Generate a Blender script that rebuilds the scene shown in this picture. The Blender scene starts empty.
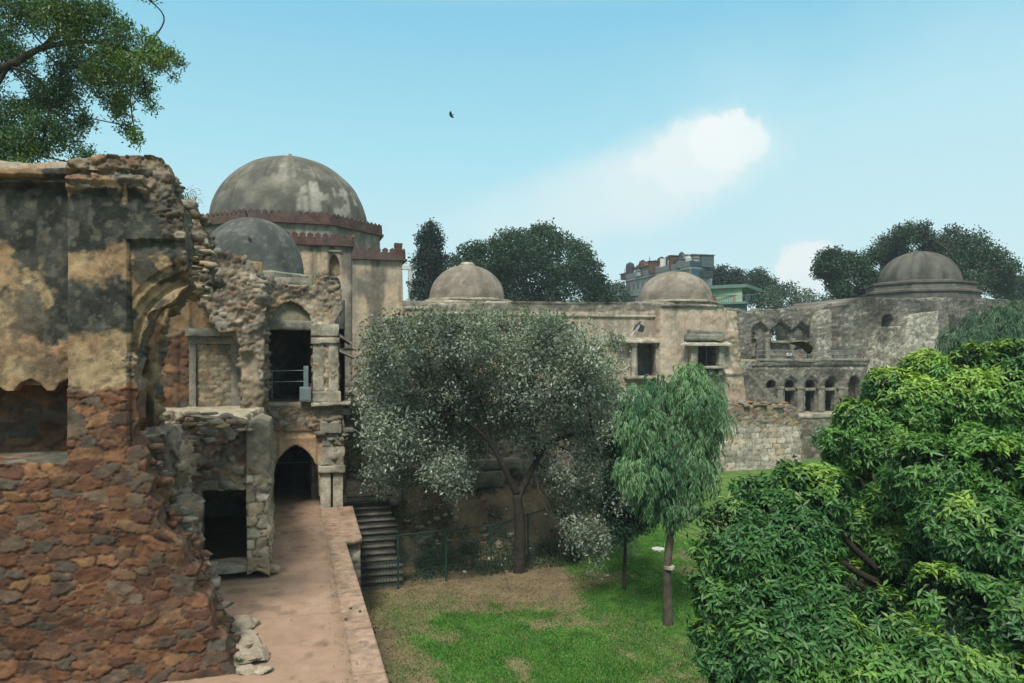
import bpy, math, random
import numpy as np
random.seed(4)
R = math.radians
S = bpy.context.scene
# ---------------------------------------------------------------- camera
F, CX, HY, CZ = 740.0, 512.0, 355.0, 5.86        # focal length in px, optical centre, horizon row, eye height above the walkway
YAW = R(16.5)
FW = np.array([math.sin(YAW), math.cos(YAW), 0.0]); RT = np.array([math.cos(YAW), -math.sin(YAW), 0.0])
cam = bpy.data.objects.new('camera', bpy.data.cameras.new('camera'))
S.collection.objects.link(cam); S.camera = cam
cam.location = (0, 0, CZ); cam.rotation_euler = (R(90), 0, -YAW)
cam.data.sensor_width = 36; cam.data.lens = 36 * F / 1024
cam.data.shift_y = (HY - 341.5) / 1024
cam.data.clip_start = .1; cam.data.clip_end = 5000
# ---------------------------------------------------------------- sky, sun, exposure
SUN_EL, SUN_AZ, SUN_W = 54, 208, 2.8             # azimuth clockwise from +Y: behind the camera, to the left
W = bpy.data.worlds.new('World'); S.world = W; W.use_nodes = True
nt = W.node_tree; nt.nodes.clear()
def N(tree, kind, **kw):
    n = tree.nodes.new(kind)
    for k, v in kw.items():
        if k.startswith('i_'):
            key = k[2:]; n.inputs[int(key) if key.isdigit() else key].default_value = v
        else: setattr(n, k, v)
    return n
L = lambda tree, a, b: tree.links.new(a, b)
sky = N(nt, 'ShaderNodeTexSky', sky_type='NISHITA', sun_disc=False, sun_elevation=R(SUN_EL), sun_rotation=R(SUN_AZ), air_density=1.0, dust_density=1.6, ozone_density=2.0)
tint = N(nt, 'ShaderNodeMix', data_type='RGBA', blend_type='MULTIPLY'); tint.inputs[0].default_value = 1
L(nt, sky.outputs[0], tint.inputs[6]); tint.inputs[7].default_value = (.8, 1.2, 1.1, 1)
hz = N(nt, 'ShaderNodeMix', data_type='RGBA')
tc = N(nt, 'ShaderNodeTexCoord'); sep = N(nt, 'ShaderNodeSeparateXYZ'); L(nt, tc.outputs['Generated'], sep.inputs[0])
az = N(nt, 'ShaderNodeMath', operation='ARCTAN2'); L(nt, sep.outputs[0], az.inputs[0]); L(nt, sep.outputs[1], az.inputs[1])
el = N(nt, 'ShaderNodeMath', operation='ARCSINE'); L(nt, sep.outputs[2], el.inputs[0])
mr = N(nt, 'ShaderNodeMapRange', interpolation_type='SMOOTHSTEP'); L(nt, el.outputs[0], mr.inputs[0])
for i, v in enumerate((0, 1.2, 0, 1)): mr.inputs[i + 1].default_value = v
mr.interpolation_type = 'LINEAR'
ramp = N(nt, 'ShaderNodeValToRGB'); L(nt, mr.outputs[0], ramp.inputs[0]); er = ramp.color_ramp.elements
SKYC = ((0, (.62, .72, .72)), (.12, (.49, .67, .71)), (.22, (.34, .625, .70)), (.36, (.20, .50, .66)), (.46, (.42, .58, .64)), (.62, (.95, .93, .86)), (1, (1.0, .97, .88)))  # stops above the frame are whitened to add soft unseen fill light
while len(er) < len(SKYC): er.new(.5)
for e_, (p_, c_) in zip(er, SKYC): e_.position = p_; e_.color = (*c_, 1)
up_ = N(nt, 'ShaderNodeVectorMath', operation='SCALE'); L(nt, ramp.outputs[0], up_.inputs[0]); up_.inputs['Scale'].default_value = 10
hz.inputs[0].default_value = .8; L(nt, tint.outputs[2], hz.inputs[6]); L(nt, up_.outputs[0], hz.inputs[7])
# clouds: warped ellipses in azimuth / elevation
comb = N(nt, 'ShaderNodeCombineXYZ'); L(nt, az.outputs[0], comb.inputs[0]); L(nt, el.outputs[0], comb.inputs[1])
def cloud(px, py, rx, ry, rot, soft, amt, ns):
    c = (px - CX) / F; A = YAW + math.atan(c); E = math.atan((HY - py) / F / math.hypot(1, c))
    nz = N(nt, 'ShaderNodeTexNoise', i_Scale=ns, i_Detail=9.0, i_Roughness=.66); L(nt, comb.outputs[0], nz.inputs['Vector'])
    sub = N(nt, 'ShaderNodeVectorMath', operation='SUBTRACT'); L(nt, comb.outputs[0], sub.inputs[0]); sub.inputs[1].default_value = (A, E, 0)
    rt = N(nt, 'ShaderNodeVectorRotate', rotation_type='Z_AXIS', i_Angle=-R(rot)); L(nt, sub.outputs[0], rt.inputs[0])
    sc = N(nt, 'ShaderNodeVectorMath', operation='MULTIPLY'); L(nt, rt.outputs[0], sc.inputs[0]); sc.inputs[1].default_value = (F / rx, F / ry, 0)
    ln = N(nt, 'ShaderNodeVectorMath', operation='LENGTH'); L(nt, sc.outputs[0], ln.inputs[0])
    ma = N(nt, 'ShaderNodeMath', operation='MULTIPLY_ADD'); L(nt, nz.outputs[0], ma.inputs[0]); ma.inputs[1].default_value = -1.5; L(nt, ln.outputs['Value'], ma.inputs[2])
    m = N(nt, 'ShaderNodeMapRange', interpolation_type='SMOOTHSTEP'); L(nt, ma.outputs[0], m.inputs[0])
    for i, v in enumerate((.25 - soft, .25 + soft, amt, 0)): m.inputs[i + 1].default_value = v
    return m.outputs[0]
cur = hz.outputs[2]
for a, colr in (((625, 190, 120, 36, 16, .62, .6, 9), (5.7, 6.75, 6.85, 1)), ((675, 172, 84, 40, 22, .55, .6, 11), (6.2, 6.9, 6.9, 1)), ((700, 156, 56, 34, 16, .22, .7, 26), (7.0, 7.25, 7.2, 1)), ((728, 142, 34, 27, 0, .16, .8, 38), (7.5, 7.6, 7.5, 1)),
                ((806, 266, 28, 27, 0, .16, .95, 26), (7.2, 7.3, 7.2, 1)), ((830, 300, 90, 24, 0, .4, .5, 9), (5.6, 6.8, 7.0, 1)),
                ((560, 205, 120, 28, 10, .5, .35, 6), (5.4, 6.7, 6.9, 1)), ((960, 150, 240, 100, 0, .7, .4, 4), (5.0, 6.6, 6.95, 1))):
    mx = N(nt, 'ShaderNodeMix', data_type='RGBA'); L(nt, cloud(*a), mx.inputs[0]); L(nt, cur, mx.inputs[6]); mx.inputs[7].default_value = colr; cur = mx.outputs[2]
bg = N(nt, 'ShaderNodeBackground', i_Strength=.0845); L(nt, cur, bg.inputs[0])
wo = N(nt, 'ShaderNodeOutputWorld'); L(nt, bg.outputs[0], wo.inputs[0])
sun = bpy.data.objects.new('sun', bpy.data.lights.new('sun', 'SUN')); S.collection.objects.link(sun)
sun.data.energy = SUN_W; sun.data.angle = R(14); sun.data.color = (1, .93, .82)
sun.rotation_euler = (R(90 - SUN_EL), 0, -R(SUN_AZ) + math.pi)
V = S.view_settings
S.display_settings.display_device = 'sRGB'
V.view_transform = 'Standard'; V.look = 'None'; V.exposure = 0.68; V.gamma = 1; V.use_curve_mapping = False
S.cycles.max_bounces = 5; S.cycles.diffuse_bounces = 3; S.cycles.glossy_bounces = 1; S.cycles.transmission_bounces = 3; S.cycles.volume_bounces = 0
S.cycles.transparent_max_bounces = 4; S.cycles.use_denoising = True; S.cycles.caustics_reflective = False; S.cycles.caustics_refractive = False
S.cycles.volume_step_rate = 5

# ---------------------------------------------------------------- numeric helpers
def hsh(*a):
    h = np.zeros(np.broadcast(*a).shape, np.uint32) + np.uint32(2166136261)
    for i, x in enumerate(a):
        x = np.asarray(x).astype(np.int64).astype(np.uint32)
        h = (h ^ (x + np.uint32(0x9e3779b9) + (h << np.uint32(6)) + (h >> np.uint32(2)))) * np.uint32(0x85ebca6b)
        h = h ^ (h >> np.uint32(13))
    h = h * np.uint32(0xc2b2ae35); h = h ^ (h >> np.uint32(16))
    return h.astype(np.float64) / 4294967296.0
def vn(x, y, z=0.0, seed=0):                       # value noise 0..1
    x, y, z = np.broadcast_arrays(np.asarray(x, float), np.asarray(y, float), np.asarray(z, float))
    xi, yi, zi = np.floor(x), np.floor(y), np.floor(z); fx, fy, fz = x - xi, y - yi, z - zi
    fx, fy, fz = (f * f * (3 - 2 * f) for f in (fx, fy, fz))
    r = 0
    for a in (0, 1):
        for b in (0, 1):
            for c in (0, 1):
                r = r + hsh(xi + a, yi + b, zi + c, np.int64(seed)) * (fx if a else 1 - fx) * (fy if b else 1 - fy) * (fz if c else 1 - fz)
    return r
def fbm(x, y, z=0.0, seed=0, o=4):
    r, a, t = 0, 1.0, 0
    for i in range(o):
        r = r + a * vn(np.asarray(x) * 2**i, np.asarray(y) * 2**i, np.asarray(z) * 2**i, seed + i * 17); t += a; a *= .5
    return r / t
def ss(a, b, x):
    t = np.clip((x - a) / (b - a), 0, 1); return t * t * (3 - 2 * t)
def lerp(a, b, t):
    t = np.asarray(t)
    if t.ndim and np.ndim(a) >= 1 or np.ndim(b) == 2: t = t[:, None]
    return np.asarray(a) * (1 - t) + np.asarray(b) * t
def inside(x, y, poly):
    r = np.zeros(x.shape, bool); n = len(poly)
    for i in range(n):
        x1, y1 = poly[i]; x2, y2 = poly[(i + 1) % n]
        if y1 == y2: continue
        r ^= ((y1 > y) != (y2 > y)) & (x < (x2 - x1) * (y - y1) / (y2 - y1) + x1)
    return r
def near(x, y, polys):
    bd = np.full(x.shape, 1e9); bx = x.copy(); by = y.copy()
    for poly in polys:
        for i in range(len(poly)):
            x1, y1 = poly[i]; x2, y2 = poly[(i + 1) % len(poly)]; dx, dy = x2 - x1, y2 - y1
            t = np.clip(((x - x1) * dx + (y - y1) * dy) / (dx * dx + dy * dy + 1e-12), 0, 1)
            qx, qy = x1 + t * dx, y1 + t * dy; d = (qx - x)**2 + (qy - y)**2; m = d < bd
            bd[m] = d[m]; bx[m] = qx[m]; by[m] = qy[m]
    return bx, by, np.sqrt(bd)
def proj(P):                                       # world -> pixel
    P = np.asarray(P, float); D = P @ FW; X = P @ RT
    return CX + F * X / D, HY - F * (P[..., 2] - CZ) / D
class Plane:
    def __init__(s, O, U=(1, 0, 0), V=(0, 0, 1)):
        s.O = np.array(O, float); s.U = np.array(U, float); s.U /= np.linalg.norm(s.U); s.V = np.array(V, float); s.V /= np.linalg.norm(s.V); s.N = np.cross(s.U, s.V)
    def p(s, px, py):
        d = FW + (px - CX) / F * RT + np.array([0, 0, (HY - py) / F]); C = np.array([0, 0, CZ])
        t = ((s.O - C) @ s.N) / (d @ s.N); q = C + t * d - s.O
        return (q @ s.U, q @ s.V)
    def poly(s, pts): return [s.p(*q) for q in pts]
    def w(s, a, b, h=0):
        return s.O + np.asarray(a)[..., None] * s.U + np.asarray(b)[..., None] * s.V + np.asarray(h)[..., None] * s.N
def YP(Y): return Plane((0, Y, 0))
def at(px, py, D): return FW * D + RT * (px - CX) / F * D + np.array([0, 0, CZ + (HY - py) / F * D])
def ground(px, py, z):
    D = (CZ - z) * F / (py - HY); return at(px, py, D)

# ---------------------------------------------------------------- objects
ORG = {}
def setp(o, label=None, cat=None, group=None, kind=None):
    for k, v in (('label', label), ('category', cat), ('group', group), ('kind', kind)):
        if v: o[k] = v
    return o
def root(name, label, cat, loc=(0, 0, 0), group=None, kind=None):
    o = bpy.data.objects.new(name, None); S.collection.objects.link(o); o.location = loc; ORG[o.name] = np.array(loc, float); o.empty_display_size = .3
    return setp(o, label, cat, group, kind)
def mk(name, verts, faces, mat, parent=None, col=None, smooth=False, loc=None):
    verts = np.asarray(verts, float)
    if parent is not None: org = ORG[parent.name]
    elif loc is not None: org = np.array(loc, float)
    else:
        org = np.zeros(3) if not len(verts) else np.array([(verts[:, 0].min() + verts[:, 0].max()) / 2, (verts[:, 1].min() + verts[:, 1].max()) / 2, verts[:, 2].min()])
    me = bpy.data.meshes.new(name)
    if isinstance(faces, np.ndarray): faces = [faces]
    if len(faces) and isinstance(faces[0], np.ndarray):
        faces = [f for f in faces if len(f)]
        me.vertices.add(len(verts)); me.vertices.foreach_set('co', (verts - org).astype(np.float32).ravel())
        li = np.concatenate([f.ravel() for f in faces]).astype(np.int32); sz = np.concatenate([np.full(len(f), f.shape[1]) for f in faces])
        st = np.concatenate([[0], np.cumsum(sz)[:-1]]).astype(np.int32)
        me.loops.add(len(li)); me.loops.foreach_set('vertex_index', li); me.polygons.add(len(sz)); me.polygons.foreach_set('loop_start', st)
        if smooth: me.polygons.foreach_set('use_smooth', np.ones(len(sz), bool))
        me.update(calc_edges=True)
    else:
        me.from_pydata([tuple(v) for v in (verts - org)], [], [tuple(int(i) for i in f) for f in faces])
        if smooth: me.polygons.foreach_set('use_smooth', np.ones(len(me.polygons), bool))
        me.update()
    if col is not None:
        a = me.color_attributes.new('col', 'FLOAT_COLOR', 'POINT'); c = np.ones((len(verts), 4), np.float32); c[:, :3] = np.clip(col, 0, 1); a.data.foreach_set('color', c.ravel())
    me.materials.append(mat)
    o = bpy.data.objects.new(name, me); S.collection.objects.link(o)
    if parent is not None: o.parent = parent; ORG[o.name] = org
    else: o.location = org; ORG[o.name] = org
    return o
class MB:                                          # collects shapes into one mesh
    def __init__(s): s.v = []; s.f = []; s.c = []; s.n = 0
    def add(s, v, f, c=(.5, .5, .5)):
        v = np.asarray(v, float); s.v.append(v); s.f += [[i + s.n for i in q] for q in f]; s.c.append(np.broadcast_to(np.asarray(c, float), (len(v), 3))); s.n += len(v)
    def box(s, x0, x1, y0, y1, z0, z1, c=(.5, .5, .5)):
        s.add([(x, y, z) for z in (z0, z1) for y in (y0, y1) for x in (x0, x1)], [(0, 2, 3, 1), (4, 5, 7, 6), (0, 1, 5, 4), (2, 6, 7, 3), (0, 4, 6, 2), (1, 3, 7, 5)], c)
    def tube(s, pts, rad, n=7, c=(.5, .5, .5), cap=True):
        pts = np.asarray(pts, float); rad = np.broadcast_to(rad, (len(pts),)); vs = []
        for i, p in enumerate(pts):
            d = pts[min(i + 1, len(pts) - 1)] - pts[max(i - 1, 0)]; d = d / (np.linalg.norm(d) + 1e-9)
            a = np.cross(d, (0, 0, 1)) if abs(d[2]) < .9 else np.cross(d, (1, 0, 0)); a /= np.linalg.norm(a); b = np.cross(d, a)
            for k in range(n):
                t = 2 * math.pi * k / n; vs.append(p + rad[i] * (math.cos(t) * a + math.sin(t) * b))
        fs = [(i * n + k, i * n + (k + 1) % n, (i + 1) * n + (k + 1) % n, (i + 1) * n + k) for i in range(len(pts) - 1) for k in range(n)]
        if cap: fs += [tuple(range(n))[::-1], tuple((len(pts) - 1) * n + k for k in range(n))]
        s.add(vs, fs, c)
    def lathe(s, cx, cy, prof, n=24, c=(.5, .5, .5), rot=0.0):
        vs = [(cx + r * math.cos(2 * math.pi * k / n + rot), cy + r * math.sin(2 * math.pi * k / n + rot), z) for r, z in prof for k in range(n)]
        s.add(vs, [(i * n + k, i * n + (k + 1) % n, (i + 1) * n + (k + 1) % n, (i + 1) * n + k) for i in range(len(prof) - 1) for k in range(n)] + [tuple((len(prof) - 1) * n + k for k in range(n))], c)
    def mk(s, name, mat, parent=None, smooth=False, col=True, loc=None):
        return mk(name, np.concatenate(s.v), s.f, mat, parent, np.concatenate(s.c) if col else None, smooth, loc)

# ---------------------------------------------------------------- materials
def material(name, color=None, rough=.95, var=.35, scale=3.0, bump=.5, bscale=14.0, attr=False, spec=.25, metal=0.0, tint2=None):
    m = bpy.data.materials.new(name); m.use_nodes = True; t = m.node_tree; b = t.nodes['Principled BSDF']
    g = N(t, 'ShaderNodeNewGeometry')
    n1 = N(t, 'ShaderNodeTexNoise', i_Scale=scale, i_Detail=8.0, i_Roughness=.65); L(t, g.outputs['Position'], n1.inputs['Vector'])
    n2 = N(t, 'ShaderNodeTexNoise', i_Scale=bscale, i_Detail=6.0, i_Roughness=.7); L(t, g.outputs['Position'], n2.inputs['Vector'])
    r = N(t, 'ShaderNodeMapRange'); L(t, n1.outputs[0], r.inputs[0])
    for i, v in enumerate((.3, .7, 1 - var, 1 + var)): r.inputs[i + 1].default_value = v
    r2 = N(t, 'ShaderNodeMapRange'); L(t, n2.outputs[0], r2.inputs[0])
    for i, v in enumerate((.3, .7, 1 - var * .8, 1 + var * .8)): r2.inputs[i + 1].default_value = v
    mm = N(t, 'ShaderNodeMath', operation='MULTIPLY'); L(t, r.outputs[0], mm.inputs[0]); L(t, r2.outputs[0], mm.inputs[1])
    src = None
    if attr:
        a = N(t, 'ShaderNodeAttribute', attribute_name='col'); src = a.outputs['Color']
    mv = N(t, 'ShaderNodeVectorMath', operation='SCALE'); L(t, mm.outputs[0], mv.inputs['Scale'])
    if src: L(t, src, mv.inputs[0])
    elif tint2:
        mx = N(t, 'ShaderNodeMix', data_type='RGBA'); n3 = N(t, 'ShaderNodeTexNoise', i_Scale=scale * .45, i_Detail=6.0, i_Roughness=.7); L(t, g.outputs['Position'], n3.inputs['Vector'])
        r3 = N(t, 'ShaderNodeMapRange'); L(t, n3.outputs[0], r3.inputs[0]); r3.inputs[1].default_value = .42; r3.inputs[2].default_value = .6
        L(t, r3.outputs[0], mx.inputs[0]); mx.inputs[6].default_value = (*color, 1); mx.inputs[7].default_value = (*tint2, 1); L(t, mx.outputs[2], mv.inputs[0])
    else: mv.inputs[0].default_value = color
    L(t, mv.outputs[0], b.inputs['Base Color'])
    b.inputs['Roughness'].default_value = rough; b.inputs['Specular IOR Level'].default_value = spec; b.inputs['Metallic'].default_value = metal
    if bump:
        bp = N(t, 'ShaderNodeBump', i_Strength=bump, i_Distance=.04); L(t, n2.outputs[0], bp.inputs['Height']); L(t, bp.outputs[0], b.inputs['Normal'])
    return m
def leafmat(name, rough=.45, trans=.25, spec=.4):
    m = bpy.data.materials.new(name); m.use_nodes = True; t = m.node_tree; b = t.nodes['Principled BSDF']
    a = N(t, 'ShaderNodeAttribute', attribute_name='col'); L(t, a.outputs['Color'], b.inputs['Base Color'])
    b.inputs['Roughness'].default_value = rough; b.inputs['Specular IOR Level'].default_value = spec
    tr = N(t, 'ShaderNodeBsdfTranslucent'); g = N(t, 'ShaderNodeMix', data_type='RGBA', blend_type='MULTIPLY'); g.inputs[0].default_value = 1
    L(t, a.outputs['Color'], g.inputs[6]); g.inputs[7].default_value = (1.3, 1.5, .5, 1); L(t, g.outputs[2], tr.inputs[0])
    mx = N(t, 'ShaderNodeMixShader', i_0=trans); L(t, b.outputs[0], mx.inputs[1]); L(t, tr.outputs[0], mx.inputs[2])
    L(t, mx.outputs[0], t.nodes['Material Output'].inputs[0]); return m
M = dict(
    masonry=material('weathered_masonry', attr=True, var=.30, scale=4, bscale=38, bump=.6),
    masonry_far=material('far_masonry', attr=True, var=.22, scale=1.2, bscale=5, bump=.6),
    grey=material('grey_dressed_stone', (.21, .20, .16), var=.32, scale=3, tint2=(.12, .12, .10)),
    pale=material('pale_dressed_stone', (.37, .34, .27), var=.3, scale=3, tint2=(.17, .16, .125)),
    plain=material('painted', attr=True, var=.18, scale=1.5, bump=.15, rough=.8),
    redband=material('red_sandstone', (.085, .047, .04), var=.4, scale=2, bump=.3, tint2=(.075, .06, .052)),
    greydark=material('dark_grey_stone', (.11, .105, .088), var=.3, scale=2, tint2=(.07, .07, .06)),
    dark=material('blackish_stone', (.055, .05, .042), var=.4, scale=2),  # near-black stone shared by room linings, stair risers and dark inserts
    path=material('walkway_plaster', attr=True, var=.15, scale=1.6, bscale=32, bump=.3),
    soil=material('garden_soil', attr=True, var=.35, scale=1.6, bscale=12, bump=.6),
    bark=material('bark', (.036, .031, .025), var=.5, scale=5, bscale=18, bump=.9),
    barkmid=material('smooth_grey_bark', (.11, .095, .07), var=.45, scale=3, bscale=22, bump=.8, tint2=(.06, .055, .042)),
    barkpale=material('pale_bark', (.17, .15, .115), var=.35, scale=4, bscale=18, bump=.7),
    leaf=leafmat('leaf'), leafwax=leafmat('waxy_leaf', .42, .25, .35), leafdull=leafmat('dull_leaf', .6, .15, .3),
    metal=material('green_painted_iron', (.016, .05, .042), rough=.5, var=.3, bump=.1),
    steel=material('galvanised_steel', (.13, .17, .185), rough=.5, var=.2, bump=.1),
    feather=material('feather', attr=True, var=.15, scale=20, bump=.1, rough=.7),
    cloth=material('cloth', attr=True, var=.1, scale=6, bump=.2), glass=material('dark_window_glass', (.02, .03, .035), rough=.15, var=.1, bump=0, spec=.6),
)

# ---------------------------------------------------------------- masonry patterns
def fine(s, t, P, seed): return 0
def stones(s, t, rh=.22, asp=1.9, seed=0, jit=.4, warp=.3, pw=3.0):
    f = 1 / (rh * 3.2)
    s2 = s + (fbm(s * f, t * f, 0, seed + 1, 3) - .5) * warp * rh * 5; t2 = t + (fbm(s * f * .7, t * f * .7, 0, seed + 2, 3) - .5) * warp * rh * 5
    s2 = s2 + (fbm(s / rh * 3.2, t / rh * 3.2, 0, seed + 3, 4) - .5) * rh * .34; t2 = t2 + (fbm(s / rh * 3.2, t / rh * 3.2, 0, seed + 4, 4) - .5) * rh * .28
    w = rh * asp; r = np.floor(t2 / rh)
    F1 = np.full(s.shape, 9.0); F2 = F1.copy(); ident = np.zeros(s.shape); lx = np.zeros(s.shape); lz = np.zeros(s.shape)
    for dr in (-1, 0, 1):
        row = r + dr; off = hsh(row, row * 0 + seed) * w; k0 = np.floor((s2 - off) / w)
        for dk in (-1, 0, 1):
            k = k0 + dk; h1 = hsh(row, k, row * 0 + seed + 11); h2 = hsh(row, k, row * 0 + seed + 12); h3 = hsh(row, k, row * 0 + seed + 13); h4 = hsh(row, k, row * 0 + seed + 14)
            ex = (s2 - off - (k + .5 + (h1 - .5) * jit * 1.3) * w); ez = t2 - (row + .5 + (h2 - .5) * jit * 1.1) * rh
            ang = (h4 - .5) * .5 * jit; ex, ez = ex + ez * ang, ez - ex * ang
            d = ((np.abs(ex) / (w * .5 * (.7 + .65 * h3)))**pw + (np.abs(ez) / (rh * .5 * (.75 + .6 * h4)))**pw)**(1 / pw)
            m = d < F1; F2 = np.where(m, F1, np.minimum(F2, d)); F1 = np.where(m, d, F1)
            ident = np.where(m, hsh(row, k, row * 0 + seed + 15), ident); lx = np.where(m, ex / w, lx); lz = np.where(m, ez / rh, lz)
    return F2 - F1, ident, lx, lz
PAL = dict(
    red=[(.155, .072, .040), (.18, .090, .048), (.125, .062, .040), (.17, .10, .058), (.10, .082, .062), (.21, .115, .058), (.135, .098, .068), (.11, .055, .037), (.165, .078, .043), (.145, .082, .05), (.17, .085, .044), (.115, .072, .048), (.10, .085, .066), (.085, .06, .045)],
    mix=[(.20, .145, .10), (.24, .19, .13), (.16, .135, .105), (.19, .125, .08), (.27, .23, .17), (.13, .115, .095), (.24, .155, .10), (.18, .17, .14), (.30, .265, .205), (.15, .14, .12)],
    grey=[(.17, .155, .125), (.23, .21, .17), (.13, .12, .10), (.20, .175, .13), (.27, .25, .20), (.15, .14, .12), (.22, .18, .13), (.10, .10, .09)],
    far=[(.14, .135, .115), (.18, .172, .145), (.12, .117, .10), (.16, .148, .12), (.22, .21, .18), (.135, .13, .11), (.16, .14, .115)],
    ash=[(.40, .36, .29), (.36, .33, .27), (.44, .40, .33), (.33, .31, .26), (.42, .34, .25), (.37, .35, .30)],
    pale=[(.31, .30, .25), (.24, .23, .19), (.36, .345, .29), (.20, .19, .155), (.28, .26, .21)],
    buff=[(.33, .26, .18), (.29, .23, .16), (.37, .31, .22), (.25, .22, .17), (.34, .24, .15), (.29, .27, .21), (.40, .35, .27)],
)
def pick(pal, i):
    p = np.array(PAL[pal]) * (.86 if pal == 'red' else 1.0); n = len(p); a = np.floor(i * n).astype(int) % n; j = (i * 7919) % 1
    return p[a] * (.78 + .44 * j)[:, None]
def rubble(pal='grey', mortar=(.16, .13, .10), rh=.22, asp=1.9, depth=.06, jit=.4, warp=.3, mw=.16, dirt=.35, pw=3.0, chink=0.0, bev=.20):
    def f(s, t, P, seed):
        e, i, lx, lz = stones(s, t, rh, asp, seed, jit, warp, pw)
        b = ss(0.02, bev, e); h = depth * (b * (.55 + .75 * ((i * 31) % 1)) + ((i * 57) % 1 - .5) * .9 * lx + ((i * 91) % 1 - .5) * .9 * lz) + (fbm(s / rh * 2, t / rh * 2, 0, seed + 5, 4) - .5) * depth * .8
        c = pick(pal, i); c = c * (.7 + .6 * fbm(s / rh * 1.7, t / rh * 1.7, 0, seed + 6, 3))[:, None]
        mo = np.array(mortar) * (.65 + .7 * fbm(s / rh, t / rh, 0, seed + 7, 3))[:, None]
        c = lerp(mo, c, ss(mw * .4, mw * 1.5, e))
        if chink:
            e2, i2, l2, k2 = stones(s, t, rh * .36, 1.5, seed + 40, .8, .2, 2.6); zz = ss(.30 + .12 * chink, .12, e + (fbm(s / rh, t / rh, 0, seed + 44, 3) - .5) * .7 * chink)
            c = lerp(c, lerp(mo, pick(pal, i2) * .95, ss(.08, .3, e2)), zz); h = lerp1(h, depth * (.55 * ss(0, .4, e2) + .15), zz)
        g = ss(.45, .7, fbm(s / 2.2, t / 1.3, 0, seed + 8, 4)) * dirt
        return h, c * (1 - g)[:, None]
    return f
def plaster(base=(.36, .28, .19), alt=(.27, .19, .12), stain=(.045, .045, .038), amt=.5, depth=.012, sc=.8, streak=1.0, speck=.0):
    def f(s, t, P, seed):
        n = fbm(s / sc, t / sc, 0, seed, 5); c = lerp(np.array(base), np.array(alt), ss(.35, .65, n))
        n2 = fbm(s / .35, t / (1.6 * streak), 0, seed + 3, 5) * .5 + fbm(s / sc * 1.4, t / sc * .8, 0, seed + 4, 5) * .5
        st = ss(.62 - .3 * amt, .78 - .3 * amt, n2) * min(1, amt * 1.6)
        c = lerp(c, np.array(stain), st * .85)
        if speck: c = lerp(c, np.array(stain), speck * ss(.52, .66, fbm(s / .10, t / .12, 0, seed + 14, 5)))
        c = c * (.74 + .52 * fbm(s / .09, t / .09, 0, seed + 9, 3))[:, None]
        return depth * (fbm(s / .4, t / .4, 0, seed + 6, 4) - .5) * 4, c
    return f
def blend(fa, fb, mask, lift=.03):                 # mask(s,t,P,seed)->0..1 : 1 gives fb
    def f(s, t, P, seed):
        ha, ca = fa(s, t, P, seed); hb, cb = fb(s, t, P, seed + 50); m = mask(s, t, P, seed)
        return lerp1(ha, hb + lift, m), lerp(ca, cb, m)
    return f
def lerp1(a, b, t): return a * (1 - t) + b * t

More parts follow.
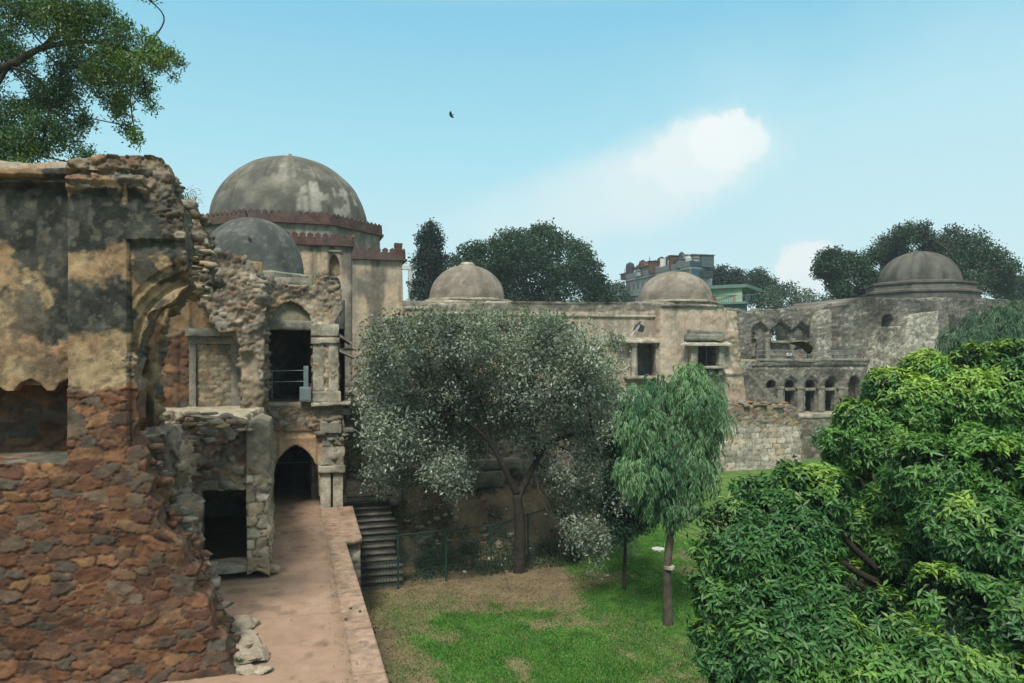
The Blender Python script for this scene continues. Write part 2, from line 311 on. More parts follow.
def slab(name, parent, P, poly, th=.6, res=.06, style=None, holes=(), rough=0.0, seed=0, mat='masonry', back=True, rings=None, relief=None, pix=True, loc=None, edgewob=0.0, label=None):
    if pix: poly = P.poly(poly); holes = [P.poly(h) for h in holes]
    def wob(pl, k):
        if not edgewob: return pl
        out = []
        for i in range(len(pl)):
            a = np.array(pl[i]); b = np.array(pl[(i + 1) % len(pl)])
            if np.linalg.norm(b - a) > 1.7 and min(abs(b - a)) < .12: out.append(tuple(a)); continue
            n = max(1, int(np.linalg.norm(b - a) / (edgewob * 1.6)))
            for j in range(n):
                q = a + (b - a) * j / n; h = hsh(np.array([i * 37 + j, i * 91 + j * 3 + 7]), np.array([seed + k, seed + k])) - .5
                out.append(tuple(q + h * edgewob * (1.6 if j else .8)))
        return out
    poly = wob(poly, 0)
    A = np.array(poly); x0, y0 = A.min(0); x1, y1 = A.max(0); nx = max(2, int(math.ceil((x1 - x0) / res))); ny = max(2, int(math.ceil((y1 - y0) / res)))
    gx = np.linspace(x0, x1, nx + 1); gy = np.linspace(y0, y1, ny + 1)
    cx, cy = np.meshgrid((gx[:-1] + gx[1:]) / 2, (gy[:-1] + gy[1:]) / 2, indexing='ij')
    K = inside(cx, cy, poly)
    for h in holes: K &= ~inside(cx, cy, h)
    I, J = np.nonzero(K); idx = lambda i, j: i * (ny + 1) + j
    q = np.stack([idx(I, J), idx(I + 1, J), idx(I + 1, J + 1), idx(I, J + 1)], 1)
    X, Y = np.meshgrid(gx, gy, indexing='ij'); X = X.ravel(); Y = Y.ravel()
    # boundary edges
    Kp = np.pad(K, 1); be = []
    for di, dj, a, b in ((0, -1, (0, 0), (1, 0)), (1, 0, (1, 0), (1, 1)), (0, 1, (1, 1), (0, 1)), (-1, 0, (0, 1), (0, 0))):
        nb = Kp[1 + di:1 + di + K.shape[0], 1 + dj:1 + dj + K.shape[1]]; i, j = np.nonzero(K & ~nb)
        be.append(np.stack([idx(i + a[0], j + a[1]), idx(i + b[0], j + b[1])], 1))
    be = np.concatenate(be); bv = np.unique(be)
    ox, oy = X.copy(), Y.copy(); sx, sy, d = near(X[bv], Y[bv], [poly, *holes]); m = d < res * 1.1
    X[bv[m]] = sx[m]; Y[bv[m]] = sy[m]
    used = np.unique(q); remap = np.full(len(X), -1); remap[used] = np.arange(len(used)); q = remap[q]; be = remap[be]; bvr = remap[bv]
    s, t = X[used], Y[used]
    h, c = style(s, t, P, seed)
    if relief is not None:
        px, py = proj(P.w(s, t)); rr = relief(px, py); h = h + (rr[0] if isinstance(rr, tuple) else rr)
        if isinstance(rr, tuple): c = c * rr[1][:, None]
    if rough: h = h + (fbm(s / .5, t / .5, 0, seed + 21, 4) - .5) * rough * 2
    V = [P.w(s, t, h)]; C = [c]; Fq = [q]; n = len(used)
    # outward direction at boundary verts
    nb = len(bvr); bi = np.full(n, -1); bi[bvr] = np.arange(nb)
    on = np.zeros((n, 2)); e0, e1 = be[:, 0], be[:, 1]; dv = np.stack([t[e1] - t[e0], -(s[e1] - s[e0])], 1)
    np.add.at(on, e0, dv); np.add.at(on, e1, dv); on = on[bvr]; on /= (np.linalg.norm(on, axis=1) + 1e-9)[:, None]
    k = rings or max(1, min(14, int(th / (res * 2.0)))) if rough else 1
    prev = bvr
    for r_ in range(1, k + 1):
        dd = th * r_ / k; so, to = s[bvr], t[bvr]
        if rough:
            nz = (fbm(so / .22 + dd / .25, to / .22 + 9, dd / .22, seed + 31, 3) - .5) * rough * 3.2
            so = so + on[:, 0] * nz; to = to + on[:, 1] * nz
        V.append(P.w(so, to, -dd)); base = sum(len(v) for v in V[:-1]); cur_ = np.arange(nb) + base
        # side colour: the pattern carried round the corner
        C.append(style(s[bvr] + dd * (np.abs(on[:, 0]) + .2), t[bvr] + dd * np.abs(on[:, 1]), P, seed + 3)[1])
        pm = np.empty(n, int); cm = np.empty(n, int); pm[bvr] = prev; cm[bvr] = cur_
        Fq.append(np.stack([pm[e0], cm[e0], cm[e1], pm[e1]], 1)); prev = cur_
    if back:
        base = sum(len(v) for v in V); V.append(P.w(s, t, -th)); C.append(c * .9); bm_ = np.arange(n) + base; bm_[bvr] = prev
        Fq.append(bm_[q][:, ::-1])
    o = mk(name, np.concatenate(V), Fq, M[mat], parent, np.concatenate(C), loc=loc)
    if label: o['label'] = label
    return o
def archpts(x0, x1, yb, ys, yp, n=7, k=.5):        # pointed arch in px (or metres): base row, springing row, peak
    xm = (x0 + x1) / 2; L_ = []
    for i in range(n + 1):
        r_ = 1.5; am = math.acos((r_ - 1) / r_); a = am * i / n; L_.append((x0 + (xm - x0) * r_ * (1 - math.cos(a)), ys + (yp - ys) * math.sin(a) / math.sin(am)))
    return [(x0, yb)] + L_ + [(2 * xm - x, y) for x, y in L_[::-1][1:]] + [(x1, yb)]
def block(name, parent, x0, x1, y0, y1, z0, z1, mat='grey', wear=.015, bev=.02, label=None, sub=None):   # dressed stone block, edges worn
    dims = (x1 - x0, y1 - y0, z1 - z0); st = sub or max(.09, max(dims) / 14); n = [max(2, min(18, int(d / st) + 1)) for d in dims]
    ax = [np.concatenate([[0, bev], np.linspace(0, d, k + 1)[1:-1], [d - bev, d]]) if d > 2.5 * bev else np.array([0, d]) for d, k in zip(dims, n)]
    V = []; Fc = []; base = 0
    for a in range(3):
        b, c = (a + 1) % 3, (a + 2) % 3
        for side in (0, 1):
            B, Cc = np.meshgrid(ax[b], ax[c], indexing='ij'); P_ = np.zeros(B.shape + (3,)); P_[..., a] = dims[a] * side; P_[..., b] = B; P_[..., c] = Cc
            nb, nc = B.shape; P_ = P_.reshape(-1, 3); i, j = np.meshgrid(np.arange(nb - 1), np.arange(nc - 1), indexing='ij'); i = i.ravel(); j = j.ravel()
            q = np.stack([i * nc + j, (i + 1) * nc + j, (i + 1) * nc + j + 1, i * nc + j + 1], 1) + base
            Fc.append(q if side else q[:, ::-1]); V.append(P_); base += len(P_)
    V = np.concatenate(V); D = np.array(dims)
    k = ((V < bev * .5) | (V > D - bev * .5)).sum(1)                  # round edges and corners
    inn = np.clip(V, bev, D - bev); V = np.where((k >= 2)[:, None], V + (inn - V) * (.3 if bev else 0), V)
    W_ = V + np.array([x0, y0, z0]); cen = D / 2
    nn = (V - cen) / (D / 2); nn /= np.linalg.norm(nn, axis=1)[:, None] + 1e-9
    W_ = W_ + nn * ((fbm(W_[:, 0] / .3, W_[:, 1] / .3, W_[:, 2] / .3, 5, 4) - .55) * 2 * wear * (1 + 2.0 * (k >= 2)))[:, None]
    o = mk(name, W_, Fc, M[mat], parent)
    if label: o['label'] = label
    return o
def bpx(name, parent, x0, yt, x1, yb, Y, depth, mat='grey', front=0.0, **kw):  # block whose front face is traced on the plane Y
    P = YP(Y - front); a = P.p(x0, yb); b = P.p(x1, yb); c = P.p((x0 + x1) / 2, yt); d = P.p((x0 + x1) / 2, yb)
    return block(name, parent, a[0], b[0], Y - front, Y + depth, d[1], c[1], mat, **kw)
def stone(name, parent, c, r, seed, col, mat='masonry', label=None, cat=None, group=None, n=10):  # broken lump
    u, v = np.meshgrid(np.linspace(0, 2 * math.pi, n + 1)[:-1], np.linspace(0, math.pi, n // 2 + 2), indexing='ij'); r = np.broadcast_to(r, 3)
    d = np.stack([np.cos(u) * np.sin(v), np.sin(u) * np.sin(v), np.cos(v)], -1).reshape(-1, 3)
    rs = np.random.default_rng(seed); pl = rs.normal(size=(11, 3)); pl /= np.linalg.norm(pl, axis=1)[:, None]; off = rs.uniform(.55, .9, 11)
    dd = np.min(np.where((d @ pl.T) > .05, off / np.maximum(d @ pl.T, .05), 3), axis=1); dd = np.minimum(dd, 1.15)
    Vv = d * dd[:, None] * r + c; m = n // 2 + 2; fs = []
    for i in range(n):
        for j in range(m - 1): fs.append((i * m + j, i * m + j + 1, ((i + 1) % n) * m + j + 1, ((i + 1) % n) * m + j))
    cc = np.array(col) * (.75 + .5 * fbm(Vv[:, 0] * 9, Vv[:, 1] * 9, Vv[:, 2] * 9, seed, 3))[:, None]
    o = mk(name, Vv, fs, M[mat], parent, cc)
    return setp(o, label, cat, group)
def dome(name, parent, cx, cy, prof, colf, n=72, mat='masonry_far', nz=.03):
    prof = np.array(prof, float); k = len(prof); th = np.linspace(0, 2 * math.pi, n + 1)[:-1]
    Vv = np.stack([np.stack([cx + r * np.cos(th), cy + r * np.sin(th), th * 0 + z], 1) for r, z in prof]).reshape(-1, 3)
    d = Vv - np.array([cx, cy, prof[0][1]]); Vv = Vv + d / (np.linalg.norm(d, axis=1)[:, None] + 1e-6) * ((fbm(Vv[:, 0], Vv[:, 1], Vv[:, 2], 3, 4) - .5) * nz * 2)[:, None]
    i, j = np.meshgrid(np.arange(k - 1), np.arange(n), indexing='ij'); i = i.ravel(); j = j.ravel()
    q = np.stack([i * n + j, i * n + (j + 1) % n, (i + 1) * n + (j + 1) % n, (i + 1) * n + j], 1)
    return mk(name, Vv, q, M[mat], parent, colf(Vv), smooth=True)
def domeprof(r, h, z0, n=26, p=.5, cap=True):
    out = []
    for i in range(n + 1):
        a = i / n * math.pi / 2; out.append((max(.02, r * math.cos(a) ** (p * 1.9)), z0 + h * math.sin(a)))
    return out
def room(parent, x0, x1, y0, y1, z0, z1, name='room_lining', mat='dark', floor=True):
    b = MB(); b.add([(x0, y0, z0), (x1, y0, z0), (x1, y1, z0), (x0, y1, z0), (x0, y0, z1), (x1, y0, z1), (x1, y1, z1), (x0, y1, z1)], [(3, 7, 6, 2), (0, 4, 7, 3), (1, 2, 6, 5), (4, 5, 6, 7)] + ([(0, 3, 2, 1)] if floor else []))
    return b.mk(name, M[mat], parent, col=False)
# ================================================================ GROUND
GZ = -2.8
def gh(x, y):                                      # garden level plus the earth bank behind the fence
    bank = ss(30.2, 34.6, y + .25 * (x - 4) * 0 + (fbm(x / 3, y / 3, 0, 3) - .5) * 1.5) * ss(17, 11, x) * ss(3.8, 4.3, x + ss(30.5, 32, y) * 0)
    z = GZ + 2.7 * bank + (fbm(x / 4, y / 4, 0, 8, 4) - .5) * .22 + (fbm(x / .5, y / .5, 0, 9, 4) - .5) * (.05 + .35 * bank * (1 - bank) * 2)
    return z
def axis(a, b, st, far):
    m = np.arange(a, b, st); o = [0]; s_ = st
    while o[-1] < far: s_ *= 1.25; o.append(o[-1] + s_)
    o = np.array(o[1:]); return np.concatenate([(a - o)[::-1], m, b + o])
gx_, gy_ = axis(1, 17, .14, 900), axis(14, 52, .17, 1200)
X, Y = np.meshgrid(gx_, gy_, indexing='ij'); nx_, ny_ = X.shape; X = X.ravel(); Y = Y.ravel(); Z = gh(X, Y)
PX, PY = proj(np.stack([X, Y, Z], 1) + 0.0)
def blob(pts, w=8, sd=1):                          # soft mask of a patch of turf drawn on the ground
    wx = (fbm(X / 1.1, Y / 1.1, 0, sd, 5) - .5) * w * 5; wy = (fbm(X / 1.1, Y / 1.1, 0, sd + 9, 5) - .5) * w * 4
    i_ = inside(PX + wx, PY + wy, pts); _, _, d = near(PX + wx, PY + wy, [pts]); return ss(-w, w, np.where(i_, d, -d))
ok = (Y > 5) & (X * FW[0] + Y * FW[1] > 4)
g1 = blob([(412, 640), (430, 618), (480, 600), (540, 606), (575, 620), (600, 640), (640, 660), (690, 683), (690, 720), (470, 720), (450, 670)], 7, 41)
g2 = blob([(560, 560), (605, 545), (640, 520), (690, 500), (700, 470), (900, 460), (900, 640), (800, 680), (700, 640), (640, 626), (590, 612), (570, 590)], 7, 55)
g3 = blob([(440, 640), (600, 600), (720, 600), (760, 690), (760, 760), (440, 760)], 14, 61) * .75
g4 = blob([(370, 600), (420, 588), (480, 590), (470, 640), (390, 690), (380, 640)], 12, 63) * .3
tuft = fbm(X / .35, Y / .35, 0, 70, 4); worn = ss(.56, .7, fbm(X / 1.5, Y / 1.9, 0, 72, 4))
grass = np.clip(np.maximum.reduce([g1, g2, g3, g4]) * (1 - .75 * worn) * ss(.22, .42, tuft + .25 * np.maximum(g1, g2)), 0, 1) * ok
far_ = (Y > 52) | (X > 17.5); grass = np.where(far_, .8, grass)
soil = lerp(np.array((.135, .105, .062)), np.array((.20, .155, .095)), fbm(X / 1.2, Y / 1.2, 0, 75, 4))
bnk = ss(GZ + .5, -.2, Z); soil = lerp(soil, np.array((.16, .11, .07)), bnk * fbm(X / .8, Y / .8, 0, 77)); soil = np.where(((Y > 30) & (X < 17))[:, None], soil * 1.0, soil)
gc = lerp(np.array((.035, .125, .018)), np.array((.07, .165, .025)), fbm(X / .8, Y / .8, 0, 79, 3))
ring = ss(45, 60, Y)
gcol = lerp(soil, gc, grass)
i, j = np.meshgrid(np.arange(nx_ - 1), np.arange(ny_ - 1), indexing='ij'); i = i.ravel(); j = j.ravel()
ground_o = mk('garden_ground', np.stack([X, Y, Z], 1), np.stack([i * ny_ + j, (i + 1) * ny_ + j, (i + 1) * ny_ + j + 1, i * ny_ + j + 1], 1), M['soil'], None, gcol, smooth=True, loc=(0, 0, 0)); ground_o['kind'] = 'structure'
GRASS = (X, Y, Z, grass)

# walkway: plastered floor, its pale coping and the retaining wall under the edge
def pathstyle(s, t, P, seed):
    n = fbm(s / .9, t / 1.6, 0, seed, 5); c = lerp(np.array((.245, .165, .115)), np.array((.31, .215, .155)), n)
    pale = ss(.55, .72, fbm(s / .5, t / .8, 0, seed + 2, 4)) * .35; c = lerp(c, np.array((.34, .27, .20)), pale)
    dk = ss(.62, .75, fbm(s / .3, t / .5, 0, seed + 4, 4)) * .3; c = c * (1 - dk)[:, None]
    ed = np.maximum(ss(.28, .0, np.abs(s - 1.05) + .25 * (fbm(s / .2, t / .3, 0, 91, 4) - .5)), ss(.5, .0, s + .55 + .5 * (fbm(s / .3, t / .4, 0, 92, 4) - .5)) * (t > 20)) * .35; c = lerp(c, np.array((.12, .09, .065)), ed)
    jt = np.minimum(np.abs((t + .06 * fbm(s, t, 0, 5)) - 17.35), np.abs(t - 21.9 + .03 * s)); c = c * (1 - .12 * ss(.05, .0, jt))[:, None]
    return (fbm(s / .6, t / .6, 0, seed + 5, 4) - .5) * .03 - .012 * ss(.03, 0, jt), c
HP = Plane((0, 0, 0), (1, 0, 0), (0, 1, 0))
o = slab('walkway', None, HP, [(-4.5, 9), (1.1, 9), (1.1, 16), (1.08, 24), (1.06, 29.2), (.93, 46), (-9, 46), (-9, 15), (-4.5, 15)], .2, .07, pathstyle, pix=False, mat='path', seed=3, loc=(0, 0, 0)); o['kind'] = 'structure'
def copestyle(s, t, P, seed):
    h, c = pathstyle(s, t, P, seed); c = lerp(c * 1.05, np.array((.33, .235, .175)), ss(.3, .7, fbm(s / .25, t / .6, 0, 8, 4)))
    st = t + .12 * fbm(s * 2, t, 0, 4); jn = np.abs((st / 1.15) % 1 - .5); c = c * (1 - .35 * ss(.47, .5, jn))[:, None]
    dk = ss(.58, .72, fbm(s / .2, t / .3, 0, 77, 4)) * .45; c = lerp(c, np.array((.14, .115, .09)), dk)
    return h + .015 - .015 * ss(.47, .5, jn), c
rt_ = root('retaining_wall', 'pinkish plastered parapet edge and stone wall along the garden side of the walkway', 'retaining wall', (1.3, 14, -2.8))
slab('coping', rt_, HP, [(1.08, 9), (1.66, 9), (1.62, 20), (1.60, 23.9), (2.12, 24.1), (2.2, 29.25), (1.02, 29.25), (1.05, 20)], .16, .05, copestyle, pix=False, mat='masonry', seed=6, rough=.012, edgewob=.07)
slab('masonry', rt_, Plane((1.52, 0, 0), (0, 1, 0), (0, 0, 1)), [(9, -3.1), (24.2, -3.1), (24.2, -.15), (9, -.15)], .5, .09, rubble('mix', rh=.24, depth=.07), pix=False, seed=9)
slab('pier_masonry', rt_, Plane((0, 24.18, 0)), [(1.5, -3.1), (2.1, -3.1), (2.08, -.15), (1.5, -.15)], 5.0, .06, rubble('mix', rh=.22, depth=.06), pix=False, seed=10, rough=.04)

# ================================================================ NEAR LEFT WALL
lw = root('ruined_wall', 'tall broken wall of red rubble and blackened plaster with a half-fallen arch, nearest on the left', 'wall', (-3, 15, 0))
A = YP(14.6)
red = rubble('red', mortar=(.115, .058, .036), rh=.21, asp=1.9, depth=.055, jit=.72, warp=.12, mw=.14, dirt=.25, pw=5, chink=.6)
greyr = rubble('mix', mortar=(.17, .145, .11), rh=.17, asp=1.9, depth=.11, jit=.8, warp=.3, mw=.42, dirt=.55, pw=5, bev=.5, chink=.8)
tan_pl = plaster((.33, .25, .145), (.27, .18, .10), stain=(.11, .085, .06), amt=.3, sc=.6, speck=.55)
black_pl = plaster((.055, .058, .048), (.022, .026, .022), stain=(.15, .14, .11), amt=.3, depth=.012, sc=.3, speck=.4)
def pm(f):                                          # mask from the wall's own traced coordinates
    def g(s, t, P, seed): return f(*proj(P.w(s, t)), s, t)
    return g
wob = lambda s, t, k, sc=.35, sd=1: (fbm(s / sc, t / sc, 0, sd, 4) - .5 + .55 * (fbm(s / .11, t / .11, 0, sd + 77, 4) - .5)) * k * 1.15
def m_black(px, py, s, t):
    w = wob(s, t, 46, .3, 4); w2 = wob(s, t, 40, .25, 6)
    band = ss(186, 194, py + w) * ss(256, 246, py + w2)
    b2 = ss(278, 288, py + w * .5 + .2 * (px - 100) * 0) * ss(338, 330, py + w * .25)
    arch = (px > 128) * ss(262, 246, py + w)
    archr = (px > 128) * ss(.50, .62, fbm(s / .22, t / .22, 0, 14, 4)) * ss(345, 320, py)
    return np.clip(np.maximum.reduce([band, b2 * (px < 131), arch, archr * .9]) * np.where(py > 339, 0, 1), 0, 1)
def m_plast(px, py, s, t):
    lo = ss(392, 380, py + wob(s, t, 34, .3, 8)); hi = ss(180, 190, py + wob(s, t, 30, .4, 9))
    rim = 160 + 26 * (1 - ss(190, 240, py)) * 0
    brk = ss(0, 12, np.interp(py, [150, 200, 240, 262, 300, 345, 360], [140, 158, 178, 190, 190, 150, 138]) - px + wob(s, t, 30, .3, 10))
    jam = np.where((px > 127) & (py > 350), ss(.45, .6, fbm(s / .3, t / .4, 0, 19, 4)), 1)
    return lo * hi * brk * jam
ca, ra = (203, 350), 64
def arel(px, py):
    r_ = np.hypot(px - ca[0], (py - ca[1])); z = (px > 127.5) & (py > 240) & (py < 352)
    h = np.where(z, -.12, 0.0); h = np.where(z & (r_ < ra + 26), -.17, h); h = np.where(z & (r_ < ra + 17), -.27, h); h = np.where(z & (r_ < ra + 9), -.33, h); h = np.where(z & (r_ < ra + 4), -.27, h)
    h = np.where((px > 127.5) & (py >= 352) & (py < 447), -.14, h)
    # cornice mouldings at the top and the ledge half-way
    h = h + .10 * ss(193, 190, py) * (px > 68) * ss(150, 140, px) - .07 * ((py > 172) & (py < 177)) * ss(150, 140, px) + .06 * ((py > 180) & (py < 184)) * ss(150, 140, px)
    h = h + .05 * ss(456, 462, py + wob(px / 60, py / 60, 8)) + .10 * ss(150, 170, px) * ss(300, 240, py) * (fbm(px / 14, py / 11, 0, 5, 3) - .2) * 2.2
    return h
stA = blend(blend(greyr, red, pm(lambda px, py, s, t: ss(370, 395, py + wob(s, t, 30)))), blend(tan_pl, black_pl, pm(m_black), .005), pm(m_plast), .05)
polyA = [(-70, 462), (68.5, 462), (69, 164), (76, 160), (98, 156.5), (128, 157), (150, 158), (164, 163), (172, 177), (174, 190), (179, 201), (184, 211), (183, 222), (187, 236), (185, 250), (189, 268), (187, 285), (180, 292), (170, 299), (160, 307), (150, 318), (143, 332), (140, 345), (134, 352), (133, 440), (141, 447), (146, 470), (152, 492), (160, 505), (158, 520), (170, 538), (181, 548), (186, 566), (198, 574), (196, 588), (208, 602), (217, 628), (226, 640), (231, 662), (235, 673), (236, 690), (230, 900), (-70, 900)]
slab('masonry', lw, A, polyA, .85, .023, stA, rough=.05, seed=11, relief=arel, edgewob=.12, back=True)
# panel left of the pier, set back, with the scalloped head of a blind recess
B = YP(15.0)
def m_blackB(px, py, s, t):
    w = wob(s, t, 60, .45, 4); w2 = wob(s, t, 60, .3, 6)
    a = ss(176, 184, py) * ss(260, 248, py + w - (px - 20) * .2); b = ss(42, 50, px + w2 * .5) * ss(345, 335, py + w); c = ss(288, 296, py + w2) * ss(345, 335, py + w) * ss(-5, 25, px + w)
    d = ss(350, 366, py + w2) * ss(392, 372, py + w) * .6
    return np.clip(np.maximum.reduce([a, b, c * .85, d]), 0, 1)
def brel(px, py):
    return .17 * ss(186, 184, py) + .07 * ((py > 171) & (py < 178)) - .10 * ((py > 178.5) & (py < 182)) - .04 * ((py > 186) & (py < 189)) + .2 * ss(170, 168, py)
stB = blend(blend(tan_pl, plaster((.33, .20, .12), (.25, .17, .10), amt=.35, sc=.4, speck=.4), pm(lambda px, py, s, t: ss(.45, .6, fbm(s / .5, t / .5, 0, 3)))), black_pl, pm(m_blackB), .004)
scal = [(-70, 392), (-22, 392), (-12, 380), (-2, 386), (6, 391), (14, 391), (20, 383), (31, 378.5), (40, 383), (47, 391), (54, 391), (60, 383), (70, 378)]
slab('plaster_panel', lw, B, [(-70, 176), (-30, 174), (20, 171.5), (71, 170)] + scal[::-1], .34, .028, stB, seed=13, relief=brel, rough=.012, back=False)
slab('recess_masonry', lw, YP(15.9), [(-70, 360), (75, 360), (75, 463), (-70, 463)], .8, .035, rubble('red', mortar=(.12, .07, .045), rh=.2, asp=1.8, depth=.05, jit=.8, warp=.2, dirt=.5, pw=4, chink=.6), seed=17, back=False)
slab('recess_sill', lw, Plane((0, 0, YP(14.7).p(30, 461)[1] + .02), (1, 0, 0), (0, 1, 0)), [(-6.5, 14.56), (-3.74, 14.56), (-3.7, 15.95), (-6.5, 15.95)], .1, .05, plaster((.2, .19, .15), (.12, .115, .09)), pix=False, rough=.03, back=False, edgewob=.1)
slab('wall_core', lw, YP(15.36), [(-70, 172), (70, 169), (72, 385), (-70, 385)], .9, .12, greyr, seed=5)
slab('wall_top', lw, Plane((0, 0, YP(15.3).p(30, 169)[1]), (1, 0, 0), (0, 1, 0)), [(-6.4, 14.9), (-3.6, 14.9), (-3.6, 16.3), (-6.4, 16.3)], .2, .06, rubble('buff', mortar=(.25,.2,.16), rh=.12, asp=1.4, depth=.04), pix=False, rough=.05, back=False, seed=4)
# flat cap stones on top of the pier
for k, (x0, x1, y0, y1, mt) in enumerate(((74, 122, 158.5, 164, 'grey'), (84, 130, 166.5, 170.5, 'pale'))):
    bpx('cap_stone', lw, x0, y0, x1, y1, 14.6, .5, mt, front=.16, wear=.03)
# loose-looking stones that jut from the broken edge (part of the wall core)
rs = np.random.default_rng(5)
edge = [(166, 165), (173, 182), (178, 197), (184, 214), (186, 232), (188, 252), (189, 270), (183, 286), (172, 296)]
ms = MB()
def jut(parent, pts, Y, n, r, cols, seed, spread=5, depth=1.3, name='core_stone', sq=.55):
    rs = np.random.default_rng(seed); pts = np.array(pts, float); vs = []; fs = []; cs = []; base = 0
    for k in range(n):
        i = rs.integers(0, len(pts) - 1); q = pts[i] + (pts[i + 1] - pts[i]) * rs.random(); q = q + rs.normal(size=2) * spread
        y = Y + rs.random() * depth; a, b = YP(Y).p(*q); rr = r * rs.uniform(.5, 1.25) * np.array([rs.uniform(.8, 1.5), rs.uniform(.8, 1.3), rs.uniform(sq * .5, sq * 1.1)])
        o_ = rs.normal(size=(8, 3)) * .11; bx = np.array([(x, y_, z) for z in (-1, 1) for y_ in (-1, 1) for x in (-1, 1)], float)
        bx = bx * rs.uniform(.85, 1.0, (8, 3)) + o_; an = rs.normal() * .9; an2 = rs.normal() * .3
        c_, s_ = math.cos(an), math.sin(an); bx = np.stack([bx[:, 0] * c_ - bx[:, 1] * s_, bx[:, 0] * s_ + bx[:, 1] * c_, bx[:, 2]], 1)
        c_, s_ = math.cos(an2), math.sin(an2); bx = np.stack([bx[:, 0] * c_ - bx[:, 2] * s_, bx[:, 1], bx[:, 0] * s_ + bx[:, 2] * c_], 1)
        vs.append(bx * rr + np.array([a, y, b])); fs.append(np.array([(0, 2, 3, 1), (4, 5, 7, 6), (0, 1, 5, 4), (2, 6, 7, 3), (0, 4, 6, 2), (1, 3, 7, 5)]) + base); base += 8
        cs.append(np.broadcast_to(np.array(PAL[cols][rs.integers(0, len(PAL[cols]))]) * rs.uniform(.8, 1.2), (8, 3)))
    return mk(name, np.concatenate(vs), np.concatenate(fs), M['masonry'], parent, np.concatenate(cs))
jut(lw, edge, 14.75, 22, .12, 'mix', 3, 2.5)
jut(lw, [(142, 448), (150, 480), (160, 515), (180, 552), (196, 585), (214, 622), (230, 662)], 14.8, 110, .11, 'red', 8, 2.5, 1.2)
jut(lw, [(150, 470), (165, 505), (186, 552), (205, 590)], 15.7, 90, .12, 'mix', 9, 5, .6)
# debris sloping away behind the broken end
slab('debris_slope', lw, YP(16.6), [(120, 440), (165, 436), (172, 445), (182, 470), (176, 490), (190, 530), (192, 560), (205, 590), (212, 620), (120, 640)], 1.6, .05, rubble('mix', mortar=(.2, .155, .115), rh=.2, asp=1.6, depth=.12, jit=.8, warp=.3, mw=.4, pw=5, bev=.45, chink=.9), rough=.22, seed=23, edgewob=.2)

# rear pier and arch fragment behind the first wall
sp = root('ruined_arch_pier', 'broken rubble pier with an arch springer, standing just behind the nearest wall', 'pier', (-3, 18, 4))
C_ = YP(17.9)
def m_archp(px, py, s, t):
    r_ = np.hypot(px - 220, py - 352); return ss(0, 4, r_ - 58) * ss(84, 78, r_) * (px < 200) * (py > 262) * ss(.36, .5, fbm(s / .4, t / .4, 0, 3, 4))
stC = blend(blend(greyr, rubble('red', rh=.34, asp=1.5, depth=.06), pm(lambda px, py, s, t: ss(300, 345, py + wob(s, t, 40)))), tan_pl, pm(m_archp), .04)
slab('masonry', sp, C_, [(112, 440), (112, 182), (160, 180), (174, 186), (178, 196), (188, 203), (192, 210), (204, 216), (203, 226), (208, 238), (207, 246), (214, 252), (209, 262), (206, 272), (211, 284), (200, 290), (192, 294), (184, 300), (172, 312), (164, 328), (160, 345), (157, 352), (157, 436)], .6, .04, stC, rough=.22, seed=31, edgewob=.2)
jut(sp, [(186, 250), (196, 262), (198, 280), (190, 288)], 17.75, 50, .12, 'buff', 14, 7, .4)

# ================================================================ RUINED ARCADE (upper chamber, lower doors, end bay)
ar = root('ruined_arcade', 'two-storey end of the stone arcade with an arched walkway passage and an open upper doorway', 'building', (-1, 29, 0))
# upper floor

FL = Plane((0, 0, 4.0), (1, 0, 0), (0, 1, 0))
def dustst(s, t, P, seed):
    n = fbm(s / .8, t / .8, 0, seed, 5); return (n - .5) * .12, lerp(np.array((.26, .23, .15)), np.array((.34, .31, .24)), fbm(s / .4, t / .4, 0, seed + 4, 4)) * (.8 + .4 * fbm(s / .1, t / .1, 0, 8, 2))[:, None]
slab('upper_floor', ar, FL, [(-9.5, 16.5), (-4.2, 17.2), (-3.6, 19.0), (-3.2, 21.1), (-1.45, 21.5), (-1.3, 22.3), (-1.3, 24), (-1.1, 29.3), (-1.1, 34), (-9.5, 34)], .35, .07, dustst, pix=False, rough=.07, edgewob=.3, seed=2)
# lower front wall with the low door
Fp = YP(20.8)
lowst = blend(rubble('grey', mortar=(.19, .165, .12), rh=.2, asp=2, depth=.09, jit=.7, warp=.5, mw=.3), rubble('buff', mortar=(.12, .10, .08), rh=.28, asp=1.35, depth=.05, jit=.35), pm(lambda px, py, s, t: ss(488, 500, py + wob(s, t, 14)) * (px > 240)))
slab('lower_wall', ar, Fp, [(120, 418), (150, 414), (176, 420), (200, 416), (226, 418), (246, 422), (246, 600), (120, 600)], .75, .045, blend(lowst, rubble('mix', mortar=(.22, .17, .12), rh=.24, asp=1.6, depth=.15, jit=.8, warp=.3, mw=.4, pw=5, bev=.45, chink=.9), pm(lambda px, py, s, t: ss(488, 470, py + wob(s, t, 16)))), holes=[[(200, 640), (200, 489), (230, 490), (260, 489), (260, 640)]], rough=.07, seed=33, edgewob=.18)
slab('fallen_vault', ar, YP(20.35), [(140, 436), (158, 428), (178, 424), (204, 428), (224, 424), (238, 428), (232, 440), (218, 446), (210, 460), (200, 468), (196, 488), (184, 494), (176, 482), (160, 474), (148, 456)], .5, .05, rubble('mix', mortar=(.22, .17, .12), rh=.2, asp=1.6, depth=.13, jit=.8, warp=.3, mw=.36, pw=5, bev=.45, chink=.9), rough=.26, seed=34, edgewob=.22)
jut(ar, [(150, 432), (175, 428), (205, 424), (240, 420)], 20.2, 40, .12, 'buff', 21, 8, .5, 'fallen_vault_stone', sq=.5)
